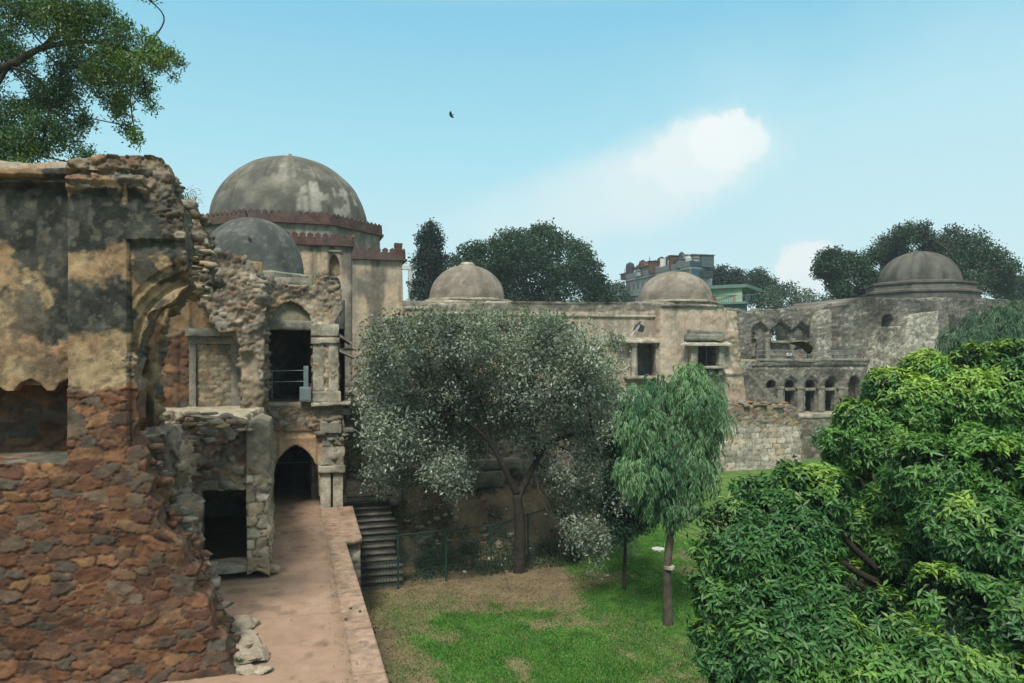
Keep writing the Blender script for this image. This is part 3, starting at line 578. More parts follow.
jut(ar, [(165, 450), (190, 470), (175, 478), (200, 455)], 20.3, 40, .13, 'mix', 22, 9, .8, 'fallen_vault_stone', sq=.7)
bpx('door_lintel', ar, 196, 480, 248, 490, 20.8, .6, 'grey', front=.1, wear=.05)
bpx('door_sill', ar, 196, 567, 250, 574.5, 20.6, .8, 'pale', front=.1, wear=.04)
bpx('door_jamb', ar, 172, 489, 201, 575, 20.8, .8, 'grey', front=.06, wear=.06)
# corner pier at the walkway, running back to the end bay
slab('corner_pier', ar, YP(20.5), [(246, 428), (246, 574), (272, 574), (270.5, 540), (271, 500), (269, 470), (269, 440), (266, 426), (256, 421)], 3.2, .04, blend(lowst, plaster((.2, .18, .13), (.14, .13, .10), amt=.3), pm(lambda px, py, s, t: ss(486, 470, py + wob(s, t, 40)) * .75)), rough=.05, seed=35, rings=24, edgewob=.16)
slab('side_wall', ar, Plane((-.96, 0, 0), (0, 1, 0)), [(22.5, 0), (29.2, 0), (29.2, 3.7), (22.5, 3.7)], .15, .08, lowst, pix=False, seed=36, rough=.03)
stone('fallen_stone', None, at(268, 571, 19.7) + [0, 0, .05], (.32, .25, .14), 4, (.27, .19, .13), label='flat pinkish broken stone at the foot of the corner pier', cat='stone')
# dark rooms
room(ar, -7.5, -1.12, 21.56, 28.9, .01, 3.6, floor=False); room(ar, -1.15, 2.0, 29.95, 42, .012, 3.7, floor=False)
slab('rear_floor_wall', ar, YP(28.8), [(100, 600), (100, 425), (272, 425), (272, 600)], .3, .12, rubble('grey', rh=.25), seed=3, back=False)
for k in range(5): block('inner_column', ar, .72, .98, 31.2 + 2 * k, 31.5 + 2 * k, 0, 3.6, 'pale')
for k in range(5): block('inner_column', ar, -1.0, -.80, 31.2 + 2 * k, 31.5 + 2 * k, 0, 3.6, 'grey')
# back wall of the upper chamber
E = YP(29.0)
stE = blend(plaster((.36, .255, .145), (.30, .19, .105), stain=(.13, .10, .075), amt=.45, sc=.7, streak=2), rubble('red', mortar=(.13, .085, .055), rh=.3, asp=1.6, depth=.08), pm(lambda px, py, s, t: ss(326, 336, py + wob(s, t, 16)) * (px < 189)), .0)
slab('chamber_back_wall', ar, E, [(100, 416), (100, 250), (215, 258), (262, 262), (262, 412)], .6, .055, stE, seed=37, relief=lambda px, py: .16 * ((px > 157) & (px < 180)) + .10 * ((px >= 180) & (px < 190)) + .05 * (np.abs(px - 168) < 2) * (py < 330))
# blocked doorway with its stone frame
bpx('blocked_doorway', ar, 196, 343, 231, 410, 29.0, .3, 'grey', front=.05)
slab('doorway_infill', ar, YP(28.92), [(196, 344), (232, 344), (232, 411), (196, 411)], .1, .05, rubble('buff', mortar=(.26, .20, .13), rh=.15, asp=2.0, depth=.035, mw=.3), seed=39)
bpx('doorway_lintel', ar, 185, 328, 246, 336, 28.8, .3, 'grey', front=.35, wear=.03); bpx('doorway_lintel', ar, 188, 336, 243, 344, 28.8, .3, 'grey', front=.1)
for a, b in ((189, 196), (231, 241)): bpx('doorway_jamb', ar, a, 343, b, 409, 28.8, .3, 'grey', front=.06)
bpx('doorway_step', ar, 170, 408, 246, 414, 28.6, .5, 'pale', front=.3, wear=.04)
# rubble mass over the chamber and the column beside the upper door
D_ = YP(27.3)
slab('vault_rubble', ar, D_, [(196, 300), (192, 286), (198, 268), (206, 256), (218, 252), (231, 255), (243, 258), (250, 266), (258, 276), (266, 283), (267, 300), (265, 338), (264, 412), (243, 412), (241, 345), (236, 332), (222, 334), (214, 322), (206, 308)], 2.0, .05, blend(greyr, blend(rubble('mix', mortar=(.22, .18, .13), rh=.24, asp=1.5, depth=.15, jit=.9, warp=.3, mw=.42, pw=5, bev=.45, chink=.9), plaster((.19, .165, .125), (.22, .175, .12), amt=.5), pm(lambda px, py, s, t: ss(330, 342, py) * ss(.4, .6, fbm(s / .5, t / .9, 0, 2, 4)))), pm(lambda px, py, s, t: ss(262, 285, py + wob(s, t, 40)))), rough=.24, seed=41, edgewob=.22)
jut(ar, [(204, 292), (215, 300), (232, 300), (250, 300), (262, 300), (248, 280), (225, 318)], 27.25, 34, .17, 'mix', 31, 10, .5, 'vault_stone', sq=.5)
jut(ar, [(198, 270), (212, 256), (240, 260), (262, 280)], 27.25, 26, .14, 'grey', 32, 3, .9, 'vault_stone')
for x, y, s_ in ((249, 341, .3), (258, 337, .3), (254, 349, .25)): stone('corbel_stone', ar, at(x, y, 26.4), (.4, .3, .22), int(x), (.2, .19, .15), n=14)
# end bay: upper storey
H = YP(29.3)
updoor = archpts(268, 312, 398, 325, 301) 
stH = blend(rubble('mix', mortar=(.12, .10, .075), rh=.19, asp=1.7, depth=.11, jit=.8, warp=.3, mw=.3, pw=5, chink=.8), rubble('buff', mortar=(.18, .14, .09), rh=.2, asp=1.3, depth=.05, jit=.4), pm(lambda px, py, s, t: ss(296, 305, py + wob(s, t, 10))))
slab('bay_upper_wall', ar, H, [(262, 402), (262, 284), (268, 279), (276, 281), (288, 285), (303, 287), (312, 286), (318, 280), (326, 275), (335, 276), (338, 283), (340, 296), (337, 320), (339, 345), (339, 402)], .65, .05, stH, holes=[[(267, 420), (267, 322)] + updoor[1:-1] + [(313, 322), (313, 420)]], rough=.12, seed=43, edgewob=.2)
slab('tympanum', ar, YP(29.5), archpts(266, 314, 326, 322, 299), .3, .06, plaster((.25, .23, .16), (.18, .17, .12), amt=.3), seed=3)
bpx('door_lintel', ar, 266, 320.5, 314, 330, 29.3, .5, 'grey', front=.12)
for x0, x1 in ((312.5, 324.5), (325.5, 337.5)):
    bpx('capital', ar, x0 - 1.5, 324, x1 + 1.5, 337, 29.3, .5, 'pale', front=.18, wear=.04)
bpx('capital_band', ar, 311, 337.5, 340, 343.5, 29.3, .55, 'pale', front=.2)
for x0, x1 in ((313, 324), (328.5, 338.5)): bpx('pillar', ar, x0, 343, x1, 392, 29.3, .5, 'pale', front=.12)
bpx('pillar_infill', ar, 323, 343, 329, 392, 29.3, .3, 'pale', front=.02)
bpx('pillar_base', ar, 312, 391.5, 341, 402.5, 29.3, .6, 'pale', front=.22)
bpx('floor_slab', ar, 311, 402.5, 351, 406, 29.3, 1.4, 'pale', front=.4, wear=.04)
bpx('bracket', ar, 258, 334, 266.5, 343, 29.2, .4, 'grey', front=.35, wear=.05); bpx('bracket', ar, 262, 323, 270, 333, 29.2, .4, 'grey', front=.25, wear=.05)
block('eave_stub', ar, 1.75, 2.35, 29.3, 30.4, 6.05, 6.13, 'grey', wear=.03)
for z_, ex in ((6.55, .45), (5.98, .6)):
    m_ = MB(); x0 = 1.72; m_.add([(x0, 28.9, z_), (x0 + ex, 28.9, z_ - .28), (x0 + ex, 30.6, z_ - .28), (x0, 30.6, z_), (x0, 28.9, z_ + .12), (x0 + ex, 28.9, z_ - .2), (x0 + ex, 30.6, z_ - .2), (x0, 30.6, z_ + .12)], [(0, 3, 2, 1), (4, 5, 6, 7), (0, 1, 5, 4), (1, 2, 6, 5), (2, 3, 7, 6), (3, 0, 4, 7)])
    m_.mk('eave_stone', M['grey'], ar, col=False)
slab('bay_upper_floor', ar, Plane((0, 0, 4.03), (1, 0, 0), (0, 1, 0)), [(-1.1, 29.4), (1.9, 29.4), (1.9, 36), (-1.1, 36)], .2, .15, dustst, pix=False, seed=6)
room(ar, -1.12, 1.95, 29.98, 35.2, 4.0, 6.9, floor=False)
slab('inner_wall', ar, YP(33.0), [(255, 420), (255, 300), (345, 300), (345, 420)], .4, .12, plaster((.10, .10, .09), (.06, .06, .055), amt=.4), holes=[archpts(285, 308, 420, 352, 338)], seed=8)
# end bay: lower storey with the pointed passage arch
st2 = blend(rubble('mix', mortar=(.25, .18, .125), rh=.2, asp=1.6, depth=.11, jit=.8, warp=.3, mw=.42, pw=5, chink=.8), plaster((.36, .275, .17), (.33, .21, .13), stain=(.15, .13, .10), amt=.25, sc=.8), pm(lambda px, py, s, t: ss(427, 433, py + wob(s, t, 5)) * .97), .04)
larch = archpts(272.5, 319.5, 560, 480, 444.5)
def hrel(px, py):
    f = ((px > 277) & (px < 316) & (py > 431) & (py < 437)) | ((np.abs(px - 276) < 1.5) & (py > 431)) | ((np.abs(px - 318) < 1.5) & (py > 431))
    return -.06 * f
slab('bay_lower_wall', ar, H, [(268, 530), (268, 404), (290, 406), (311, 405), (311, 402), (345, 405), (344, 430), (344, 460), (321, 462), (321, 530)], .65, .045, st2, holes=[larch], rough=.05, seed=45, relief=hrel, edgewob=.1)
jut(ar, [(320, 420), (334, 424), (334, 444), (324, 450)], 29.15, 22, .17, 'grey', 52, 5, .4, 'bay_stone', sq=.7)
bpx('decayed_capital', ar, 320, 421, 341, 433, 29.3, .6, 'grey', front=.28, wear=.035); bpx('decayed_capital', ar, 322, 433, 341, 445, 29.3, .6, 'grey', front=.14, wear=.04)
bpx('impost_block', ar, 320.5, 447, 344, 466, 29.3, .6, 'pale', front=.16, wear=.05); bpx('impost_ledge', ar, 318.5, 466, 345.5, 473, 29.3, .6, 'pale', front=.26)
for x0, x1 in ((320.5, 331), (333, 343)): bpx('pillar', ar, x0, 472, x1, 514, 29.3, .55, 'pale', front=.12)
bpx('pillar_base', ar, 318.5, 513, 346, 524, 29.3, .7, 'pale', front=.28, wear=.03)
bpx('bracket', ar, 341, 408, 351, 415, 29.3, .8, 'grey', front=.1, wear=.05); bpx('bracket', ar, 343, 428, 354, 433, 29.3, .8, 'grey', front=.1, wear=.05)
slab('bay_side_wall', ar, Plane((1.98, 0, 0), (0, 1, 0)), [(29.95, 0), (42, 0), (42, 4), (29.95, 4)], .4, .15, rubble('grey', rh=.25), pix=False, seed=12)
# railing and grey box in the upper door
rl = root('door_railing', 'thin two-bar iron railing across the upper doorway', 'railing', tuple(at(290, 400, 27.8)))
b = MB()
for y in (371, 382): b.tube([at(266, y, 28.05), at(306, y - .6, 28.05)], .022, 6)
for x in (272, 304): b.tube([at(x, 371, 28.05), at(x, 399, 28.05)], .022, 6)
b.mk('rail', M['steel'], rl, col=False)
bx_ = root('post_base', 'pale blue-grey boxed post on a square plinth at the right of the upper doorway', 'post', tuple(at(305, 400, 27.6)))
bpx('post', bx_, 303.5, 366, 308.5, 388, 29.0, .2, 'steel', wear=.004, bev=.01); bpx('plinth', bx_, 299.5, 387, 311, 401, 28.9, .4, 'steel', wear=.004, bev=.01)

# heap of pale fallen stones on the walkway
for k, (x, y, r, sd) in enumerate(((240, 626, .34, 1), (251, 622, .22, 2), (237, 642, .3, 3), (250, 640, .26, 4), (256, 656, .3, 5), (240, 660, .33, 6), (262, 668, .17, 7), (249, 668, .2, 8), (232, 650, .3, 9), (246, 632, .2, 10))):
    g = ground(x, y + 4, 0); stone('fallen_stone', None, g + [0, 0, r * .28], (r * 1.05, r * .95, r * .5), sd + 40, (.29, .245, .185), label=None, n=18,
        cat='stone', group='pale fallen stones heaped at the end of the red wall')
for o in S.objects:
    if o.name.startswith('fallen_stone') and o.get('group'): o['label'] = 'pale broken stone in the heap on the walkway beside the red wall'
def tuft(name, c, n, h, col, seed, label, cat, spread=.12, w=.02, mat='leaf', group=None):
    rs = np.random.default_rng(seed); P0 = np.array(c) + np.stack([rs.normal(size=n) * spread, rs.normal(size=n) * spread, np.zeros(n)], 1)
    d = np.stack([rs.normal(size=n) * .6, rs.normal(size=n) * .6, np.ones(n)], 1); d /= np.linalg.norm(d, axis=1)[:, None]
    o = leaves(name, P0, d, h * rs.uniform(.5, 1, n), w, np.array(col) * rs.uniform(.6, 1.4, (n, 1)), None, mat, rs); return setp(o, label, cat, group)
def leaves(name, P0, d, ln, wd, col, parent, mat='leaf', rs=None, nrm=None, fold=.25, loc=None):
    n = len(P0); rs = rs or np.random.default_rng(1); ln = np.broadcast_to(ln, (n,)); wd = np.broadcast_to(wd, (n,))
    if nrm is None: nrm = rs.normal(size=(n, 3)) * .8 + np.array([0, 0, 1])
    sd = np.cross(d, nrm); sd /= np.linalg.norm(sd, axis=1)[:, None] + 1e-9; up = np.cross(sd, d)
    a = P0; mid = P0 + d * (ln * .45)[:, None]; tip = P0 + d * ln[:, None] - up * (ln * .12)[:, None]
    l = mid + sd * (wd * .5)[:, None] + up * (wd * fold)[:, None]; r = mid - sd * (wd * .5)[:, None] + up * (wd * fold)[:, None]
    V_ = np.stack([a, l, tip, r], 1).reshape(-1, 3); k = np.arange(n)[:, None] * 4
    f = np.concatenate([k + np.array([[0, 1, 2]]), k + np.array([[0, 2, 3]])]); return mk(name, V_, f, M[mat], parent, np.repeat(np.broadcast_to(col, (n, 3)), 4, 0), loc=loc)
tuft('weed', ground(239, 662, 0) + [0, -.25, .12], 60, .16, (.04, .14, .03), 3, 'small green weed growing out of the pale fallen stones', 'plant', .05, .025)
for k, (x, y) in enumerate(((343, 620), (357, 612), (348, 609))):
    tuft('weed', ground(x + 3, y, .02), 16, .07, (.04, .09, .03), 3 + k, ('tiny green weed near the inner side of the coping', 'tiny green weed nearest the outer edge of the coping', 'tiny green weed farthest along the coping')[k], 'plant', .012, .02)
# ================================================================ TOMB
tb = root('domed_tomb', 'largest grey domed tomb with a red merlon band round its octagonal drum', 'tomb', (-5, 49, 0))
def WX(px, Y):                                      # world x seen at column px on the plane Y
    return YP(Y).p(px, 300)[0]
def WZ(px, py, Y): return YP(Y).p(px, py)[1]
tst = plaster((.37, .29, .20), (.28, .24, .19), stain=(.085, .08, .066), amt=.62, sc=1.3, streak=2.6, depth=.02)
tst2 = plaster((.31, .28, .23), (.24, .225, .19), stain=(.10, .10, .085), amt=.6, sc=1.3, streak=2.6)
def orange(px, py, s, t): return ss(345, 350, px) * ss(362, 368, py) * ss(392, 382, px) * ss(.3, .5, fbm(s / .8, t / .6, 0, 3, 3))
tw = blend(tst, plaster((.36, .20, .11), (.30, .19, .12), amt=.2), pm(orange), 0)
slab('wall', tb, YP(43), [(352.5, 400), (352.5, 258), (402, 258), (405.5, 400)], 9, .11, blend(tw, tst2, pm(lambda px, py, s, t: ss(372, 352, px + wob(s, t, 30)) * .7)), seed=61, mat='masonry_far', rings=3)
niche = archpts(329, 340, 276, 267, 254, n=5)
slab('wall', tb, YP(43.25), [(270, 420), (270, 242), (352, 242), (352, 420)], 6, .11, blend(tst, tst2, pm(lambda px, py, s, t: ss(335, 350, px))), holes=[niche], seed=62, mat='masonry_far')
slab('niche_back', tb, YP(43.6), [(326, 280), (326, 250), (343, 250), (343, 280)], .1, .15, plaster((.24, .19, .13), (.2, .16, .11)), mat='masonry_far', seed=1)
for x0, y0, x1, y1 in ((328, 250, 342, 252),): bpx('niche_hood', tb, x0, y0, x1, y1, 43.25, .1, 'grey', front=.12)
def merlons(parent, a, b, z0, z1, th=.3, mw=.42, out=(0, -1), name='merlon_band'):
    a = np.array(a, float); b = np.array(b, float); u = (b - a) / np.linalg.norm(b - a); Ln = np.linalg.norm(b - a); o_ = np.array([u[1], -u[0]]); mb = MB(); hs = z0 + (z1 - z0) * .56
    def ext(poly, d0, d1):
        n = len(poly); f_ = [tuple(a + u * s + o_ * d1) + (z,) for s, z in poly]; k_ = [tuple(a + u * s + o_ * d0) + (z,) for s, z in poly]
        mb.add(f_ + k_, [tuple(range(n)), tuple(range(n, 2 * n))[::-1]] + [(i, i + n, (i + 1) % n + n, (i + 1) % n) for i in range(n)])
    ext([(0, z0), (Ln, z0), (Ln, hs), (0, hs)], -.05, th * .5)
    ext([(-.04, z0 - .12), (Ln + .04, z0 - .12), (Ln + .04, z0 - .003), (-.04, z0 - .003)], -.05, th * .5 + .1)
    n = max(1, int(round(Ln / mw))); w = Ln / n; H_ = z1 - hs
    for k in range(n):
        c = (k + .5) * w; ext([(c - w * .3, hs - .01), (c + w * .3, hs - .01), (c + w * .44, hs + H_ * .35), (c + w * .36, hs + H_ * .62), (c + w * .12, hs + H_ * .8), (c, z1), (c - w * .12, hs + H_ * .8), (c - w * .36, hs + H_ * .62), (c - w * .44, hs + H_ * .35)], .02, th * .5 - .01)
    return mb.mk(name, M['redband'], parent, col=False)
zl = WZ(378, 258, 43); merlons(tb, (WX(352, 43), 43), (WX(403, 43), 43), zl, zl + .62)
merlons(tb, (WX(403, 43), 43), (WX(403, 43), 52), zl, zl + .62)
zm = WZ(318, 243.5, 43.25); merlons(tb, (WX(283, 43.25), 43.25), (WX(352, 43.25), 43.25), zm, zm + .62); merlons(tb, (WX(352, 43.25), 43.25), (WX(352, 43.25), 49), zm, zm + .62)
block('corner_turret', tb, WX(395, 43.4), WX(402, 43.4), 43.2, 43.8, zl + .3, zl + .95, 'redband', wear=.04)
dx, dy = at(290, 200, 49.0)[:2]; Rc = 6.1
corn = [(dx + Rc * math.cos(R(22.5 + 45 * k)), dy + Rc * math.sin(R(22.5 + 45 * k))) for k in range(8)]
for k in range(8):
    a, b = corn[k], corn[(k + 1) % 8]; u = np.array(b) - np.array(a); ln = np.linalg.norm(u)
    slab('drum_face', tb, Plane((a[0], a[1], 0), (u[0], u[1], 0)), [(0, 10.5), (ln, 10.5), (ln, 13.72), (0, 13.72)], .3, .14, plaster((.24, .235, .20), (.19, .19, .165), stain=(.10, .10, .085), amt=.5, streak=3), pix=False, seed=63 + k, mat='masonry_far', back=False)
    merlons(tb, a, b, 13.74, 14.38, mw=.40)
m_ = MB(); m_.add([(x, y, 13.9) for x, y in corn], [tuple(range(8))]); m_.mk('drum_top', M['grey'], tb, col=False)
def dcol(Vv):
    s = np.arctan2(Vv[:, 0] - dx, dy - Vv[:, 1]) * 5; z = Vv[:, 2]; px, py = proj(Vv)
    c = lerp(np.array((.085, .085, .072)), np.array((.15, .145, .12)), ss(.35, .65, fbm(s / 1.2, z / .9, 0, 5, 5)))
    w = (fbm(s / .5, z / .5, 0, 6, 4) - .5) * 26; w2 = (fbm(s / .5, z / .5, 0, 9, 4) - .5) * 20
    p1 = ss(1.15, .95, np.hypot((px - 313 + w) / 12, (py - 200 + w2) / 14)); p2 = ss(1.15, .95, np.hypot((px - 341 + w) / 9, (py - 204 + w2) / 15)); p2 = p2 * (1 - ss(1.1, .9, np.hypot((px - 337 + w2) / 6, (py - 203) / 7)))
    p3 = ss(1.15, .9, np.hypot((px - 288 + w * 2) / 18, (py - 174 + w2) / 8)) * .5; front = Vv[:, 1] < dy
    c = lerp(c, np.array((.27, .26, .225)), np.maximum.reduce([p1, p2, p3]) * front)
    dk = ss(.6, .72, fbm(s / .5, z / 2.5, 0, 12, 4)) * .5; c = lerp(c, np.array((.075, .075, .062)), dk * (1 - np.maximum(p1, p2)))
    c = lerp(c, np.array((.05, .05, .043)), ss(.58, .72, fbm(s / .3, z / 5, 0, 44, 4)) * .6)
    return c * (.85 + .3 * fbm(s / .12, z / .12, 0, 2, 2))[:, None]
dome('dome', tb, dx, dy, [(5.06, 13.85)] + domeprof(5.06, 4.75, 14.1, 40, .5), dcol, n=150, nz=.05)
m_ = MB(); m_.lathe(dx, dy, [(.75, 18.72), (.6, 18.88), (.35, 18.98), (.16, 19.0), (.12, 19.15), (.02, 19.2)], 16); m_.mk('finial', M['grey'], tb, col=False)
# small dark dome over the arcade
sd = root('domed_chamber', 'smaller smooth dark grey dome just in front of the great tomb', 'dome', tuple(at(254, 272, 37) * [1, 1, 0]))
sx, sy = at(252, 200, 37)[:2]
def scol(Vv):
    s = np.arctan2(Vv[:, 0] - sx, sy - Vv[:, 1]) * 3; z = Vv[:, 2]; c = lerp(np.array((.05, .056, .053)), np.array((.09, .099, .092)), ss(.35, .65, fbm(s / .9, z / .8, 0, 5, 5)))
    return c + (ss(.66, .74, fbm(s / .2, z / .2, 0, 7, 3)) * .05)[:, None]
dome('dome', sd, sx, sy, [(2.55, 9.3)] + domeprof(2.5, 2.75, 9.95, 30, .5), scol, n=90, nz=.02)
m_ = MB(); m_.lathe(sx, sy, [(2.95, 3.5), (2.95, 9.75), (2.7, 9.85), (2.5, 9.9)], 8, rot=R(22.5)); m_.mk('drum', M['grey'], sd, col=False)
block('wall', sd, sx - 3.3, sx + 2.85, sy - 3, sy + 3, 3.5, 9.5, 'grey'); m_ = MB(); m_.tube([(sx - .0, sy - 2.35, 11.35), (sx, sy - 2.0, 11.35)], .07, 8); m_.mk('vent_hole', M['dark'], sd, col=False)
# ================================================================ TERRACE in front of the tomb
te = root('stone_terrace', 'long rubble stone terrace wall behind the silvery tree', 'terrace', (8, 35, 0))
Tw = YP(35)
slab('masonry', te, Tw, [(326, 520), (326, 405), (420, 404), (560, 403), (690, 402), (690, 560), (326, 560)], .6, .09, rubble('grey', mortar=(.10, .09, .07), rh=.26, asp=1.35, depth=.07, jit=.6, warp=.45, mw=.2), seed=71, rough=.03, edgewob=.2)
slab('terrace_top', te, Plane((0, 0, 3.62), (1, 0, 0), (0, 1, 0)), [(1.9, 34.8), (21.5, 34.8), (21.5, 50), (1.9, 50)], .12, .25, plaster((.36, .33, .27), (.28, .25, .2), amt=.2), pix=False, seed=5, rough=.03, back=False)
block('plinth_ledge', te, 1.9, 7.2, 41.6, 42.98, 3.6, 4.05, 'pale', wear=.03); block('plinth_ledge', te, 1.9, 6.9, 42.3, 42.985, 4.05, 4.5, 'grey', wear=.03)
bpx('dark_gap_panel', te, 341, 418, 348, 482, 35, .2, 'dark', front=.03)  # dark panel standing in for a shaded gap in the wall
block('plinth_course', te, 7.4, 9.6, 33.6, 34.9, -.4, .35, 'grey', wear=.06); block('plinth_course', te, 7.8, 10.6, 34.0, 34.9, .34, .85, 'grey', wear=.06)
# ================================================================ LONG WING
wg = root('palace_wing', 'long buff plastered two-domed wing with balcony windows, behind the trees', 'building', (15, 50, 0))
Wp = YP(50)
wst = plaster((.44, .36, .28), (.36, .28, .215), stain=(.15, .14, .12), amt=.46, speck=.25, sc=1.6, streak=2.2, depth=.02)
gb = rubble('grey', mortar=(.15, .14, .115), rh=.2, asp=1.8, depth=.04)
def wmask(px, py, s, t): return ss(311, 313.5, py + wob(s, t, 2)) 
def wrel(px, py): return .10 * ss(312.3, 312.8, py) * ss(315.2, 314.8, py) * (px > 500) + .15 * ss(302.8, 302.2, py) + .05 * ((py > 316) & (py < 317.5))
op1 = [(637.5, 376), (637.5, 344), (655.5, 344), (655.5, 376)]
slab('wall', wg, Wp, [(398, 520), (398, 309), (427, 307.5), (427, 303), (510, 303), (512, 301.5), (560, 301.8), (664, 303), (664, 520)], .8, .12, blend(gb, wst, pm(wmask), .03), holes=[op1], seed=81, mat='masonry_far', relief=wrel)
block('wing_mass', wg, WX(398, 50), WX(735, 50), 51.5, 60, 3, WZ(600, 304, 51), 'grey'); block('parapet_walk', wg, WX(398, 50), WX(735, 50), 50.4, 51.6, 7.4, WZ(600, 305, 50.5), 'grey')
bpx('string_course', wg, 398, 306.5, 428, 309.5, 50, .5, 'pale', front=.12); bpx('string_course', wg, 440, 313.5, 662, 316.2, 50, .3, 'pale', front=.16)
bpx('window_hood', wg, 464, 340, 490, 343.5, 50, .3, 'grey', front=.5)
# right pavilion block
Pv = YP(49)
pst = blend(blend(wst, rubble('buff', mortar=(.22, .18, .13), rh=.24, asp=1.5, depth=.06), pm(lambda px, py, s, t: ss(.54, .62, fbm(s / 1.2, t / 1.3, 0, 6, 4)) * ss(705, 720, px)), .0), gb, pm(lambda px, py, s, t: ss(309, 307, py + wob(s, t, 2))))
op2 = [(698, 366), (698, 344.5), (719.5, 344.5), (719.5, 366)]
slab('pavilion_wall', wg, Pv, [(661, 520), (661, 305), (672, 304), (700, 304), (722, 305.5), (728, 311), (737, 311.5), (739, 345), (742, 374), (743, 375), (746, 400), (752, 430), (700, 520)], 1.6, .1, pst, holes=[op2], seed=83, mat='masonry_far', rough=.05, rings=3, relief=lambda px, py: .12 * ((py > 305) & (py < 307)) - .10 * ((px > 727) & (py < 330)) + .14 * ss(376, 374.5, py) * ss(370, 373.5, py) * (px > 715) + .06 * (np.abs(px - 700) < 1))
slab('pavilion_side', wg, Plane((WX(742, 49) - .2, 0, 0), (0, 1, 0)), [(49.5, -2.8), (60, -2.8), (60, 8.6), (49.5, 8.9)], .5, .2, gb, pix=False, mat='masonry_far', seed=3)
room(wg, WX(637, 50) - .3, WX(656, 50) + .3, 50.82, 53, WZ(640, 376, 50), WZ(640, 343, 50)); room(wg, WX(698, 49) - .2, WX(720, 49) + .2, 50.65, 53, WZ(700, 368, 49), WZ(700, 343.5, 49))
# balcony windows
bw = wg
def sl_roof(name, x0, x1, yt, yb, Y, out, mat='grey', th=.1):
    P = YP(Y); za = WZ((x0 + x1) / 2, yt, Y); zb = WZ((x0 + x1) / 2, yb, Y - out); a = WX(x0 + 6, Y); b = WX(x1 - 6, Y); c = WX(x0, Y - out); d = WX(x1, Y - out); m_ = MB()
    v = [(a, Y, za), (b, Y, za), (d, Y - out, zb), (c, Y - out, zb)]; v += [(x, y, z - th) for x, y, z in v]
    m_.add(v, [(0, 3, 2, 1), (4, 5, 6, 7), (0, 1, 5, 4), (1, 2, 6, 5), (2, 3, 7, 6), (3, 0, 4, 7)]); return m_.mk(name, M[mat], bw, col=False)
sl_roof('balcony_eave', 680, 733, 341, 344.5, 49, .9, 'pale'); bpx('balcony_hood', bw, 687, 333.5, 725, 341, 49, .2, 'grey', front=.45, wear=.04); bpx('balcony_hood', bw, 689, 330, 723, 334, 49, .2, 'grey', front=.3, wear=.04)
for x in (694, 722): bpx('balcony_pillar', bw, x - 2.6, 344, x + 2.6, 366, 48.6, .4, 'pale', front=.1)
bpx('balcony_sill', bw, 687, 366, 729, 368.8, 49, .3, 'pale', front=.8)
for x in (692, 701, 711, 721): bpx('balcony_bracket', bw, x - 2, 369, x + 2, 376, 49, .3, 'grey', front=.6, wear=.05)
bpx('window_screen', bw, 706, 346, 711, 366, 49.6, .05, 'glass', wear=0)
sl_roof('balcony_eave', 617, 668, 337, 341.5, 50, .9, 'pale')
for x in (634.5, 658.5): bpx('balcony_pillar', bw, x - 2.2, 346, x + 2.2, 378, 49.5, .3, 'pale', front=.1); bpx('balcony_capital', bw, x - 3.2, 342, x + 3.2, 346, 49.5, .3, 'pale', front=.15, wear=.03)
bpx('balcony_sill', bw, 628, 376, 664, 379, 50, .3, 'pale', front=.8)
# the two small domes
def pcol(cx, cy, sdd, a=(.16, .14, .115), b=(.225, .20, .165)):
    def f(Vv):
        s = np.arctan2(Vv[:, 0] - cx, cy - Vv[:, 1]) * 3; z = Vv[:, 2]; c = lerp(np.array(a), np.array(b), ss(.35, .65, fbm(s / .8, z / .7, 0, sdd, 5)))
        return lerp(c, np.array((.12, .105, .085)), ss(.58, .68, fbm(s / .7, z / .5, 0, sdd + 3, 4)) * .65) * (.85 + .3 * fbm(s / .12, z / .12, 0, 2, 2))[:, None]
    return f
for k, (px, r_, yt, yb) in enumerate(((467, 37.5, 265.5, 298), (675, 36.5, 272, 300))):
    Dk = (56.0, 60.0)[k]; c = at(px, 290, Dk); rr = r_ / F * Dk; z0 = CZ + (HY - yb) / F * (Dk - rr * .6); z1 = CZ + (HY - yt) / F * Dk
    dome('dome', wg, c[0], c[1], [(rr, z0 - .1)] + domeprof(rr, z1 - z0, z0 + .02, 30, .5), pcol(c[0], c[1], 5 + k), n=96, nz=.03)
    m_ = MB(); m_.lathe(c[0], c[1], [(rr + .42, z0 - 1.2), (rr + .42, z0 - .22), (rr + .62, z0 - .2), (rr + .62, z0 - .08), (rr + .3, z0 - .02), (rr - .1, z0 + .0)], 8, rot=R(22.5)); m_.mk('drum', M['pale'], wg, col=False)
    if k == 0:
        m_ = MB(); m_.lathe(c[0], c[1], [(.62, z1 - .18), (.62, z1 + .06), (.5, z1 + .1), (.44, z1 + .22), (.1, z1 + .24)], 12); m_.mk('finial', M['pale'], wg, col=False)
block('dome_plinth', wg, WX(427, 50.5), WX(513, 50.5), 50.9, 58, 8.6, WZ(470, 300, 50.6), 'pale', wear=.03); block('dome_plinth', wg, WX(640, 50), WX(716, 50), 50.9, 58, 8.4, WZ(675, 302, 50.5), 'pale', wear=.03)
